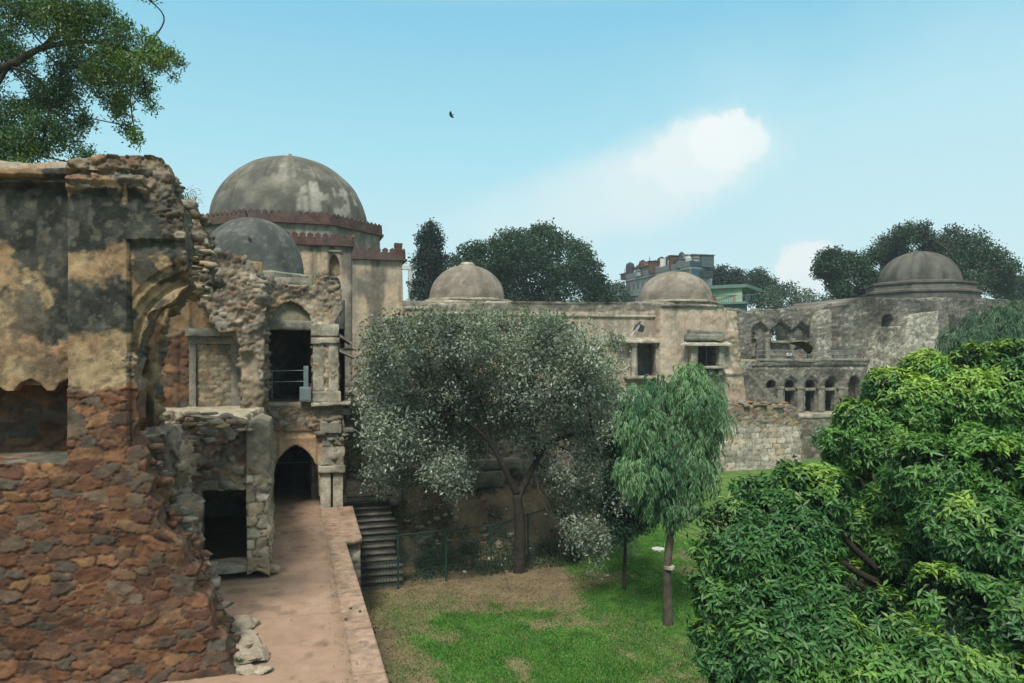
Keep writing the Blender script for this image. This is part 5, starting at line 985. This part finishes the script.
col = leafcol(Q, (.115, .15, .125), (.22, .265, .215), rs, .5, (.30, .35, .30), (rs.random(len(Q)) < .12) * ss(.3, .55, fbm(Q[:, 0] * .6, Q[:, 1] * .6, Q[:, 2] * .6, 5, 3)), .35)
col = lerp(col, np.array((.06, .12, .04)), ss(7.0, 7.9, Q[:, 2]) * .5)
leaves('crown', Q, unit(rs.normal(size=Q.shape) + Q_n * .3 - UPV * .35), .145 * rs.uniform(.7, 1.3, len(Q)), .075, col, sv, 'leafwax', rs, fold=.1)
T0, T1, T2 = at(519, 573, 29.6), at(520, 530, 29.5), at(517, 494, 29.4); T0[2] = GZ - .2
Lb = [at(503, 466, 29), at(488, 440, 28.8), at(455, 412, 28.4)]; Rb = [at(536, 462, 29.8), at(551, 442, 30), at(592, 430, 30.4)]; Mb = [at(533, 430, 29.5), at(520, 380, 29.5), at(512, 350, 29.5)]
limbs('trunk', [([T0, T1, T2], .27, .19), ([T2, *Lb], .15, .06), ([T2 - [0, 0, .2], *Rb], .16, .06), ([Rb[0], *Mb], .09, .03), ([Lb[1], at(480, 400, 29), at(440, 360, 29)], .07, .03), ([T0 + [0, 0, .6], T0 + [.25, -.1, .25], T0 + [.45, -.15, 0]], .12, .05)] + twigs(C_, R_, [*Lb, *Rb, *Mb], rs, 3, .032), 'bark', sv)
# ---- drooping trees
def fronds(name, lst, D, n, ln, parent, rs, ca, cb, dz=1.0, leaf=.22, lw=.022, per=18, mat='leaf', rough=.3):
    C_, R_ = plobes(lst, D, rs, dz=dz); P, Nn = crown(C_, R_, n, rs, inner=.25, reject=.0, rough=rough); n = len(P)
    h = unit(Nn * [1, 1, .5] + rs.normal(size=P.shape) * .35); L_ = ln * rs.uniform(.6, 1.2, n); t = np.linspace(.08, 1, per)
    cen = P[:, None] + h[:, None] * (L_[:, None] * np.sin(t * 1.35)[None])[..., None] * .55 + UPV * (L_[:, None] * (.28 * t - .95 * t**2.0)[None])[..., None]
    tang = unit(np.gradient(cen, axis=1)); Q = cen.reshape(-1, 3); side = unit(np.cross(tang, UPV)).reshape(-1, 3) * np.where(np.arange(len(Q)) % 2, 1, -1)[:, None]
    d = unit(tang.reshape(-1, 3) * .55 + side * .5 - UPV * .75 + rs.normal(size=Q.shape) * .15)
    col = leafcol(np.repeat(P, per, 0), ca, cb, rs, .9, None, None, .2)
    return leaves(name, Q, d, leaf * rs.uniform(.7, 1.2, len(Q)), lw, col, parent, mat, rs), C_, R_
rs = np.random.default_rng(23)
dr = root('drooping_tree', 'slender tree with hanging feathery foliage and straight pale trunk on the lawn', 'tree', tuple(ground(668, 624, GZ)))
dl = [(690, 372, 12), (712, 388, 12), (722, 420, 10), (636, 395, 10), (683, 388, 22), (660, 398, 24), (704, 402, 18), (640, 425, 22), (668, 430, 32), (700, 432, 22), (655, 460, 28), (688, 462, 26), (640, 468, 22), (676, 490, 24), (652, 492, 18), (702, 470, 16), (668, 512, 14)]
_, C_, R_ = fronds('crown', dl, 23.7, 2600, .44, dr, rs, (.06, .155, .08), (.16, .30, .14), .9, .20, .034, 13, rough=.5)
b0 = ground(668, 624, GZ); tp = at(678, 385, 23.7)
limbs('trunk', [([b0 - [0, 0, .2], b0 + [0, 0, .35], at(667, 570, 23.7), at(672, 520, 23.7), at(671, 470, 23.7), tp], .20, .05)] + twigs(C_, R_, [at(670, 530, 23.7), at(672, 480, 23.7), at(676, 430, 23.7)], rs, 4, .04), 'barkmid', dr)
b = MB(); q = at(669, 567, 23.65); b.lathe(q[0], q[1], [(.165, q[2] - .06), (.178, q[2] - .05), (.178, q[2] + .04), (.165, q[2] + .05)], 14); b.mk('tree_band', M['pale'], dr, col=False)
fd = root('drooping_tree', 'soft blue-green drooping tree at the right edge in front of the domed tower', 'tree', tuple(at(1010, 400, 48) * [1, 1, 0] + [0, 0, GZ]))
_, C_, R_ = fronds('crown', [(985, 325, 20), (1010, 320, 22), (1040, 320, 30), (970, 345, 22), (1000, 350, 26), (1035, 355, 30), (960, 368, 22), (990, 375, 26), (1020, 385, 26), (948, 385, 14), (935, 395, 14)], 46, 1500, 1.9, fd, rs, (.04, .095, .055), (.075, .15, .08), 1.5, .45, .06, 16, 'leafdull')
tb_ = at(1005, 400, 46); tb_[2] = GZ; limbs('trunk', [([tb_, at(1003, 390, 46), at(1000, 330, 46)], .25, .06)] + twigs(C_, R_, [at(1003, 380, 46), at(1000, 340, 46)], rs, 3, .06), 'bark', fd)
# ---- slim dark tree
rs = np.random.default_rng(24)
sd_ = root('slim_tree', 'slim dark young tree with a thin trunk between the silvery tree and the drooping tree', 'tree', tuple(ground(624, 590, GZ)))
C_, R_ = plobes([(632, 420, 16), (622, 445, 20), (640, 455, 18), (626, 480, 22), (645, 490, 16), (614, 505, 16), (636, 515, 18), (622, 530, 12)], 27.3, rs, .6)
P, Nn = crown(C_, R_, 2200, rs, inner=.3, reject=.2, rough=.3); Q, _ = scatter(P, Nn, 7, .12, rs)
leaves('crown', Q, unit(rs.normal(size=Q.shape) - UPV * .5), .16, .065, leafcol(Q, (.018, .045, .03), (.035, .075, .045), rs), sd_, 'leafwax', rs)
b0 = ground(624, 590, GZ); limbs('trunk', [([b0 - [0, 0, .1], at(625, 560, 27.3), at(626, 520, 27.3), at(630, 430, 27.3)], .085, .03)] + twigs(C_, R_, [at(626, 520, 27.3), at(628, 470, 27.3)], rs, 4, .025), 'bark', sd_)
# ---- overhanging tree, upper left
rs = np.random.default_rng(25)
ot = root('overhanging_tree', 'spreading tree overhanging from the upper left corner behind the nearest wall', 'tree', tuple(at(-150, 400, 23) * [1, 1, 0]))
ol = [(20, 15, 36), (62, 18, 30), (95, 32, 28), (128, 52, 22), (150, 62, 16), (165, 56, 11), (172, 78, 7), (178, 62, 6), (145, 45, 16), (110, 75, 24), (75, 68, 26), (140, 85, 16), (118, 105, 14), (128, 126, 10), (136, 138, 6), (60, 100, 24), (80, 125, 18), (30, 95, 22), (45, 135, 24), (10, 125, 26), (75, 148, 16), (20, 155, 28), (0, 60, 30), (-40, 40, 50), (-40, 120, 50), (100, 12, 16), (120, 30, 14), (150, 0, 5), (85, 160, 14), (153, 108, 6), (-20, 160, 40)]
C_, R_ = plobes(ol, 23.5, rs, dz=1.6)
P, Nn = crown(C_, R_, 12500, rs, inner=.2, reject=.0, rough=.35, gap=.46, gs=1.3); Q, Qn = scatter(P, Nn, 8, .11, rs)
col = leafcol(Q, (.027, .068, .026), (.055, .12, .036), rs, .7, (.13, .21, .04), ss(.52, .66, fbm(Q[:, 0] * .8, Q[:, 1] * .8, Q[:, 2] * .8, 15, 3)) * .7)
leaves('crown', Q, unit(rs.normal(size=Q.shape) - UPV * .3), .115 * rs.uniform(.7, 1.3, len(Q)), .05, col, ot, 'leaf', rs)
j0, j1, j2, j3 = at(-120, 110, 23.5), at(8, 66, 23.5), at(45, 47, 23.5), at(95, 42, 23.5)
tr0 = at(-150, 380, 23.5); limbs('trunk', [([tr0 * [1, 1, 0], tr0 + [0, 0, 2], j0], .5, .22), ([j0, at(-40, 82, 23.5), j1, j2, j3, at(140, 55, 23.5)], .19, .03), ([j2, at(60, 20, 23.5), at(40, -30, 23.5)], .1, .05), ([j1, at(40, 80, 23.3), at(48, 110, 23.2), at(60, 140, 23)], .05, .02), ([j1, at(-10, 110, 23.5), at(20, 150, 23)], .07, .03)] + twigs(C_, R_, [j1, j2, j3, at(48, 110, 23.2), at(140, 55, 23.5), at(20, 150, 23), at(-40, 82, 23.5)], rs, 5, .03, .006), 'bark', ot)
# ---- trees beyond the buildings
def fartree(label, lst, D, n, leaf, ca, cb, seed, trunkpx, gap=0.0, inner=.6, rough=.3, dz=2.5, m=8, group='trees beyond the monument', mat='leafdull', name='broadleaf_tree', gs=.35):
    rs = np.random.default_rng(seed); t0 = at(trunkpx[0], 355, D); t0[2] = 0
    o = root(name, label, 'tree', tuple(t0), group); C_, R_ = plobes(lst, D, rs, dz=dz); P, Nn = crown(C_, R_, n, rs, inner=inner, reject=.6, rough=rough, gap=gap, gs=gs); Q, _ = scatter(P, Nn, m, leaf * .95, rs)
    leaves('crown', Q, unit(rs.normal(size=Q.shape)), leaf * .85 * rs.uniform(.6, 1.3, len(Q)), leaf * .6, leafcol(Q, ca, cb, rs, .25), o, mat, rs)
    t1 = at(*trunkpx, D); limbs('trunk', [([t0, (t0 + t1) / 2, t1], .012 * D * .35, .012 * D * .2)] + twigs(C_, R_, [t1], rs, 3, .0016 * D, .0003 * D), 'bark', o)
fartree('massive dark green rounded tree behind the left small dome', [(540, 250, 24), (515, 255, 24), (560, 262, 28), (490, 262, 22), (468, 262, 16), (450, 272, 16), (585, 275, 18), (598, 288, 12), (530, 280, 36), (570, 292, 30), (480, 285, 30), (455, 295, 24), (510, 300, 30), (600, 300, 14), (545, 240, 15), (505, 245, 15), (580, 258, 14), (475, 252, 10), (440, 300, 16)], 100, 7500, .42, (.016, .042, .024), (.042, .085, .042), 31, (530, 300))
fartree('tall thin dark tree just right of the tomb', [(430, 232, 9), (423, 240, 8), (436, 240, 8), (430, 252, 12), (420, 262, 9), (438, 262, 9), (428, 275, 13), (418, 285, 8), (436, 290, 12), (424, 300, 14)], 90, 1500, .36, (.012, .032, .024), (.026, .055, .038), 32, (429, 290), gap=.3, rough=.4, dz=1, inner=.3)
fartree('spreading dark tree with an open crown left of the far domed tower', [(830, 262, 13), (838, 275, 12), (846, 262, 9), (842, 292, 9), (860, 268, 11), (868, 282, 12), (822, 270, 8), (835, 285, 8), (880, 285, 14), (850, 300, 10)], 92, 2300, .38, (.018, .042, .026), (.038, .075, .04), 33, (862, 295), gap=.3, inner=.3, rough=.4)
fartree('large dark spreading tree directly behind the far domed tower', [(905, 238, 15), (888, 248, 14), (920, 232, 10), (872, 258, 10), (930, 246, 14), (955, 240, 14), (970, 250, 18), (992, 258, 15), (1008, 268, 10), (975, 272, 22), (1002, 284, 14), (945, 262, 20), (900, 262, 20), (960, 290, 20), (885, 275, 18)], 95, 4800, .38, (.018, .042, .026), (.038, .075, .04), 34, (950, 290), gap=.34, inner=.3, rough=.4)
fartree('dark tree at the far right edge behind the tower', [(1022, 290, 12), (1035, 285, 18), (1010, 300, 12)], 110, 900, .4, (.02, .045, .03), (.035, .07, .045), 35, (1030, 300))
fartree('round dark tree just behind the green house', [(722, 277, 10), (735, 282, 12), (710, 284, 9)], 130, 900, .42, (.02, .042, .03), (.035, .07, .045), 36, (725, 300))
fartree('dark tree right of the green house', [(757, 280, 10), (764, 290, 14), (750, 295, 10)], 130, 900, .42, (.02, .042, .03), (.035, .07, .045), 37, (758, 300))
fartree('paler feathery tree low behind the far ruined court', [(785, 298, 16), (785, 325, 16), (802, 328, 14), (765, 325, 14), (808, 303, 14), (770, 303, 14), (828, 306, 12)], 120, 1300, .4, (.05, .085, .055), (.08, .12, .075), 38, (795, 310), rough=.4, inner=.3)
fartree('pale low tree left of the grey apartment block', [(614, 296, 14), (600, 304, 12), (630, 304, 10)], 150, 800, .5, (.04, .075, .055), (.06, .10, .07), 39, (614, 305))
# ---- small plants
def shrub(name, c, r, n, leaf, ca, cb, seed, label, cat='shrub', mat='leaf', group=None):
    rs = np.random.default_rng(seed); c = np.array(c, float); r = np.broadcast_to(r, 3); P = c + unit(rs.normal(size=(n, 3))) * r * (rs.random((n, 1)) ** .4) * (.7 + .6 * rs.random((n, 1))); P[:, 2] = np.maximum(P[:, 2], c[2] - r[2] * .9)
    o = root(name, label, cat, (c[0], c[1], c[2] - r[2]), group); leaves('foliage', P, unit(rs.normal(size=P.shape) + UPV * .3), leaf * rs.uniform(.6, 1.3, n), leaf * .4, leafcol(P, ca, cb, rs, 1.5), o, mat, rs)
    b = MB(); b0 = c - [0, 0, r[2] * 1.05]
    for k in range(6): b.tube([b0 + rs.normal(size=3) * [.04, .04, 0], c + unit(rs.normal(size=3) + UPV * .5) * r * .7], .012, 4)
    b.mk('stem', M['bark'], o, col=False); return o
shrub('shrub', at(188, 198, 19.3) + [0, .2, 0], (.3, .25, .3), 260, .06, (.06, .09, .05), (.10, .13, .07), 3, 'small wispy bush growing on top of the broken wall against the sky', mat='leafdull')
shrub('shrub', at(326, 279, 29.0) + [0, .3, .1], (.55, .4, .22), 700, .06, (.018, .022, .012), (.04, .045, .02), 4, 'dark dried weed clump on top of the end bay', mat='leafdull')
shrub('shrub', at(292, 286, 29.0) + [0, .3, .05], (.9, .4, .12), 500, .05, (.018, .022, .012), (.04, .045, .02), 14, 'low mossy weeds along the top of the upper doorway', mat='leafdull')
for k, (px, py, D, r_, lb) in enumerate(((446, 512, 30.6, .62, 'dark low bush on the earth bank just above the fence'), (470, 502, 31.6, .6, 'greyer bush high on the earth bank near the stone wall'), (424, 520, 30.0, .35, 'smallest bush on the bank, nearest the stone stair'), (548, 515, 32, .6, 'leafy bush on the bank right of the forked trunk'), (572, 530, 31, .5, 'low bush by the fence under the right side of the silvery tree'))):
    g = at(px, py, D); g[2] = gh(g[0], g[1]) + r_ * .6; shrub('shrub', g, (r_, r_, r_ * .75), int(1500 * r_), .09, (.02, .045, .025), (.05, .08, .045), 50 + k, lb, mat='leaf')
for k in range(9):
    y = 15.2 + k * 1.05; shrub('edging_plant', (1.95 + .12 * math.sin(k * 2.1) + .05 * k * .3, y, GZ + .26), (.24, .5, .3), 420, .10, (.012, .028, .022), (.03, .055, .035), 70 + k, 'low dark bushy plant in the row at the foot of the walkway wall', 'plant', 'leafwax', 'dark plants along the foot of the walkway wall')
for k, (px, py, D, r_) in enumerate(((815, 440, 50, .45), (822, 434, 50, .6), (826, 446, 49, .5))):
    g = at(px, py, D); shrub('shrub', (g[0], g[1], g[2]), (r_, r_, r_ * 1.1), 300, .2, (.10, .20, .10), (.16, .27, .15), 90 + k, ('soft green shrub against the corner of the pale ashlar wall', 'tallest soft green shrub beside the ashlar wall corner', 'lowest green shrub at the base of the ashlar wall corner')[k], mat='leafdull')
# ---- turf blades, leaf litter, rubbish
rs = np.random.default_rng(41)
gX, gY, gZ, gm = GRASS; inv = (gY > 17) & (gY < 51.5) & (gX > 2) & (gX < 24); D_ = gX * FW[0] + gY * FW[1]
prob = gm * inv * np.clip(26 / np.maximum(D_, 5), 0, 1.4); k = rs.choice(len(gX), 120000, p=prob / prob.sum()); n = len(k)
P = np.stack([gX[k] + rs.uniform(-.09, .09, n), gY[k] + rs.uniform(-.1, .1, n), gZ[k] - .01], 1)
col = leafcol(P, (.035, .15, .018), (.075, .21, .03), rs, .9, (.2, .22, .07), (rs.random(n) < .12) * 1.0)
gh_ = .5 + 1.3 * fbm(P[:, 0] / .5, P[:, 1] / .5, 0, 66, 3)
o = leaves('grass', P, unit(rs.normal(size=(n, 3)) * .55 + UPV), .075 * gh_ * rs.uniform(.5, 1.3, n), .02, col, None, 'leaf', rs); setp(o, 'short bright green lawn grass in patches', 'grass', None, 'stuff')
prob = inv * np.clip(1.05 - gm, .15, 1) * (gY < 32) * np.clip(22 / np.maximum(D_, 5), 0, 1.4); k = rs.choice(len(gX), 14000, p=prob / prob.sum()); n = len(k)
P = np.stack([gX[k] + rs.uniform(-.09, .09, n), gY[k] + rs.uniform(-.1, .1, n), gZ[k] + .012], 1)
d = unit(rs.normal(size=(n, 3)) * [1, 1, .15]); cc = np.array([(.22, .17, .08), (.13, .085, .045), (.30, .26, .15), (.07, .055, .035), (.16, .15, .06)])[rs.integers(0, 5, n)]
o = leaves('leaf_litter', P, d, .07 * rs.uniform(.5, 1.3, n), .035, cc, None, 'leafdull', rs, nrm=UPV + rs.normal(size=(n, 3)) * .2); setp(o, 'scattered dry brown fallen leaves on the bare earth of the garden', 'fallen leaves', None, 'stuff')
n = 16000; gx2, gy2 = rs.uniform(4.2, 13.5, n), rs.uniform(28.3, 34.6, n); kp = fbm(gx2 / 1.1, gy2 / 1.1, 0, 87, 4) > .47; gx2, gy2 = gx2[kp], gy2[kp]; n = len(gx2); P = np.stack([gx2, gy2, gh(gx2, gy2) + rs.uniform(.0, .16, n)], 1)
o = leaves('ground_cover', P, unit(rs.normal(size=(n, 3)) + UPV * .3), .11 * rs.uniform(.5, 1.3, n), .06, leafcol(P, (.02, .05, .022), (.045, .085, .04), rs), None, 'leaf', rs); setp(o, 'dark green creeping undergrowth over the bank behind the fence', 'undergrowth', None, 'stuff')
n = 150; px = rs.uniform(400, 560, n); py = rs.uniform(500, 572, n); g = np.array([ground(a, b_, -2.2) for a, b_ in zip(px, py)]); g[:, 2] = gh(g[:, 0], g[:, 1]) + .03
ok_ = g[:, 1] > 28.6; g = g[ok_]; n = len(g)
o = leaves('litter', g, unit(rs.normal(size=(n, 3)) * [1, 1, .3]), .20 * rs.uniform(.3, 1.3, n), .12, np.array([(.5, .5, .47), (.38, .37, .33), (.55, .56, .55)])[rs.integers(0, 3, n)], None, 'cloth', rs, nrm=UPV + rs.normal(size=(n, 3)) * .5); setp(o, 'pale scraps of rubbish scattered over the bank behind the fence', 'litter', None, 'stuff')
for k in range(46):
    a = rs.uniform(398, 520); b_ = rs.uniform(488, 520); g = at(a, b_, rs.uniform(31, 33.5)); g[2] = gh(g[0], g[1]) + .03; r_ = rs.uniform(.08, .22)
    stone('bank_stone', None, g, (r_, r_, r_ * .6), 200 + k, PAL['buff'][k % 7], label='rough buff stone lying on the earth bank below the terrace wall', cat='stone', group='stones on the earth bank')
b = MB(); g = ground(658, 549, GZ + .03); b.lathe(g[0], g[1], [(.28, g[2] - .1), (.28, g[2] + .03), (.15, g[2] + .04), (.12, g[2] - .04), (.02, g[2] - .05)], 20, (.42, .44, .40)); setp(b.mk('drain_ring', M['plain']), 'small round pale ring set in the lawn behind the slender trunk', 'drain')
n = 220; lx_ = np.where(rs.random(n) < .6, .95 + rs.normal(size=n) * .12, rs.uniform(-.4, 1.6, n)); ly_ = rs.uniform(12, 29, n)
o = leaves('path_litter', np.stack([lx_, ly_, np.full(n, .045)], 1), unit(rs.normal(size=(n, 3)) * [1, 1, .1]), .06 * rs.uniform(.4, 1.3, n), .03, cc[rs.integers(0, len(cc), n)] * .8, None, 'leafdull', rs, nrm=UPV + rs.normal(size=(n, 3)) * .15); setp(o, 'small dry leaves and grit lying on the walkway', 'fallen leaves', None, 'stuff')
# ================================================================ BIRDS AND PEOPLE
def bird(label, c, span, head, roll, pitch, up1, up2, cols, seed, asym=1.0):
    o = root('bird', label, 'bird', tuple(c)); s = span
    h, p_, r_ = R(head), R(pitch), R(roll)
    ca_, sa = math.cos(h), math.sin(h); Rz = np.array([[ca_, -sa, 0], [sa, ca_, 0], [0, 0, 1]]); Ry = np.array([[math.cos(p_), 0, math.sin(p_)], [0, 1, 0], [-math.sin(p_), 0, math.cos(p_)]]); Rx = np.array([[1, 0, 0], [0, math.cos(r_), -math.sin(r_)], [0, math.sin(r_), math.cos(r_)]]); Mx = Rz @ Ry @ Rx
    def go(v): return np.asarray(v) @ Mx.T + c
    pr = [(-.24, .012), (-.18, .04), (-.08, .075), (.02, .085), (.10, .07), (.155, .045), (.19, .042), (.225, .04), (.25, .022), (.262, .008), (.285, .004)]
    n = 12; V_ = [(x * s, r2 * s * math.cos(2 * math.pi * k / n), r2 * s * .9 * math.sin(2 * math.pi * k / n) + (.02 * s if x > .15 else 0)) for x, r2 in pr for k in range(n)]
    f = [(i * n + k, i * n + (k + 1) % n, (i + 1) * n + (k + 1) % n, (i + 1) * n + k) for i in range(len(pr) - 1) for k in range(n)]
    mk('body', go(V_), f, M['feather'], o, np.full((len(V_), 3), 1) * np.array(cols[0]), True)
    for sg, u in ((1, up1), (-1, up2)):
        st = [(0.04, .15, -.13, 0), (.16, .18, -.17, 1), (.28, .15, -.19, 2), (.38, .07, -.20, 3), (.47, -.04, -.20, 4), (.53, -.14, -.20, 5)]; V_ = []; z = 0; py_ = 0; yy = 0
        for i, (y, xf, xb, q) in enumerate(st):
            dy = y - py_; py_ = y; a = R(u * (1.0 if i < 3 else -.1 + .5)); yy += dy * math.cos(a); z += dy * math.sin(a)
            V_ += [(xf * s, sg * yy * s, z * s), ((xf * .4 + xb * .6) * s, sg * yy * s, (z + .018) * s), (xb * s, sg * yy * s, z * s - .004 * s), ((xf * .4 + xb * .6) * s, sg * yy * s, (z - .004) * s)]
        f = [(i * 4 + k, i * 4 + (k + 1) % 4, i * 4 + 4 + (k + 1) % 4, i * 4 + 4 + k) for i in range(5) for k in range(4)] + [(20, 21, 22, 23)]
        cc = np.array([cols[1] if i < 16 else cols[2] for i in range(len(V_))]); mk('wing', go(V_), f, M['feather'], o, cc)
    V_ = [(-.2 * s, .02 * s, 0), (-.2 * s, -.02 * s, 0), (-.40 * s, -.075 * s, .0), (-.42 * s, 0, 0), (-.40 * s, .075 * s, .0)]; V_ += [(x, y, -.012 * s) for x, y, z in V_]
    mk('tail', go(V_), [(0, 1, 2, 3, 4), (9, 8, 7, 6, 5)] + [(i, i + 5, (i + 1) % 5 + 5, (i + 1) % 5) for i in range(5)], M['feather'], o, np.full((10, 3), 1) * np.array(cols[2]))
pg_ = [(.06, .06, .055), (.20, .24, .27), (.045, .05, .055)]
bird('grey pigeon flying with drooped wings in front of the left balcony window', at(637, 326, 16), .52, -62, 28, -40, -62, -22, pg_, 1)
bird('dark pigeon gliding in front of the far ruined court', at(804, 345, 14), .54, -70, -14, -22, -20, 2, [(.05, .045, .04), (.07, .075, .08), (.025, .025, .028)], 2)
bird('tiny black bird high in the open sky', at(451, 115, 42), .45, 150, 25, 10, 20, -10, [(.015, .015, .018)] * 3, 3)
def skinbody(name, joints, edges, rad, mat, parent, col, lvl=2):
    me = bpy.data.meshes.new(name); org = ORG[parent.name]; me.from_pydata([tuple(np.array(j) - org) for j in joints], edges, []); o = bpy.data.objects.new(name, me); S.collection.objects.link(o); o.parent = parent; ORG[o.name] = org
    m = o.modifiers.new('skin', 'SKIN'); 
    for v, r_ in zip(me.skin_vertices[0].data, rad): v.radius = (r_, r_)
    me.skin_vertices[0].data[0].use_root = True; s_ = o.modifiers.new('sub', 'SUBSURF'); s_.levels = lvl; s_.render_levels = lvl
    mt = bpy.data.materials.new(name + '_surface'); mt.use_nodes = True; mt.node_tree.nodes['Principled BSDF'].inputs['Base Color'].default_value = (*col, 1); mt.node_tree.nodes['Principled BSDF'].inputs['Roughness'].default_value = .85; me.materials.append(mt); return o
def person(label, base, pose, shirt, legs, face=0.0, h=1.65):
    o = root('person', label, 'person', tuple(base)); k = h / 1.7; c, s = math.cos(face), math.sin(face)
    def w(x, y, z): return np.array([x * c - y * s, x * s + y * c, z]) * k + base
    if pose == 'stand':
        J = [(0, 0, .95), (0, 0, 1.15), (0, .01, 1.40), (0, 0, 1.50), (0, -.01, 1.60), (.19, 0, 1.38), (.24, .02, 1.10), (.22, -.08, .86), (-.19, 0, 1.38), (-.25, .02, 1.10), (-.20, -.12, .88), (.10, 0, .88), (.11, -.02, .48), (.11, .02, .08), (.12, -.12, .03), (-.10, 0, .88), (-.11, -.02, .48), (-.11, .02, .08), (-.12, -.12, .03)]
    else:
        J = [(0, 0, .12), (0, .02, .32), (0, -.02, .56), (0, -.04, .67), (0, -.06, .77), (.18, -.02, .54), (.24, -.1, .32), (.14, -.28, .28), (-.18, -.02, .54), (-.24, -.1, .32), (-.12, -.28, .28), (.10, -.06, .12), (.16, -.45, .34), (.12, -.62, .04), (.12, -.74, .03), (-.10, -.06, .12), (-.18, -.45, .34), (-.10, -.62, .04), (-.10, -.74, .03)]
    E = [(0, 1), (1, 2), (2, 3), (3, 4), (2, 5), (5, 6), (6, 7), (2, 8), (8, 9), (9, 10), (0, 11), (11, 12), (12, 13), (13, 14), (0, 15), (15, 16), (16, 17), (17, 18)]
    Rr = [.14, .13, .13, .055, .105, .06, .045, .035, .06, .045, .035, .09, .06, .045, .035, .09, .06, .045, .035]; J = [w(*j) for j in J]
    skinbody('body', J, E, [r_ * k for r_ in Rr], None, o, (.22, .12, .075))
    skinbody('shirt', [J[i] for i in (1, 0, 2, 5, 6, 8, 9)], [(0, 1), (0, 2), (2, 3), (3, 4), (2, 5), (5, 6)], [.155, .16, .155, .08, .065, .08, .065], None, o, shirt)
    skinbody('trousers', [J[i] for i in (0, 11, 12, 13, 15, 16, 17)], [(0, 1), (1, 2), (2, 3), (0, 4), (4, 5), (5, 6)], [.15, .11, .08, .06, .11, .08, .06], None, o, legs)
    hp = J[4] + np.array([0, 0, .05]); th = np.linspace(0, 2 * math.pi, 13)[:-1]; V_ = [hp + np.array([.1 * math.cos(a) * math.sin(b_), .115 * math.sin(a) * math.sin(b_) , .085 * math.cos(b_)]) + np.array([s * -.0, .015, .01]) for b_ in np.linspace(.05, 1.75, 6) for a in th]
    mk('hair', V_, [(i * 12 + q, (i + 1) * 12 + q, (i + 1) * 12 + (q + 1) % 12, i * 12 + (q + 1) % 12) for i in range(5) for q in range(12)], M['dark'], o, None, True)
c_ = YP(52.9 + .9).p(850, 400)[0]; person('person in an orange top standing in the far court, just showing above the leafy tree', np.array([c_, 53.8, .6]), 'stand', (.62, .22, .07), (.5, .2, .08), .4, 1.58)
c_ = YP(57.6).p(789.5, 355)[0]; person('person in a white shirt sitting on the far upper terrace edge', np.array([c_, 57.7, WZ(800, 359.5, 59) + .02]), 'sit', (.6, .62, .62), (.05, .06, .09), .0, 1.65)

# ================================================================ HAZE
hb = MB(); hb.box(-220, 330, -30, 420, GZ - 1, 75)
hz_o = hb.mk('haze', M['plain'], None, col=False); hz_o['kind'] = 'stuff'; setp(hz_o, 'thin pale bluish haze filling the air over the whole place', 'haze')
hm = bpy.data.materials.new('haze_air'); hm.use_nodes = True; ht = hm.node_tree; ht.nodes.clear()
pv = N(ht, 'ShaderNodeVolumePrincipled', i_Density=.0005, i_Anisotropy=.2); pv.inputs['Color'].default_value = (.78, .93, 1.0, 1); ho_ = N(ht, 'ShaderNodeOutputMaterial'); L(ht, pv.outputs[0], ho_.inputs['Volume'])
hz_o.data.materials.clear(); hz_o.data.materials.append(hm)
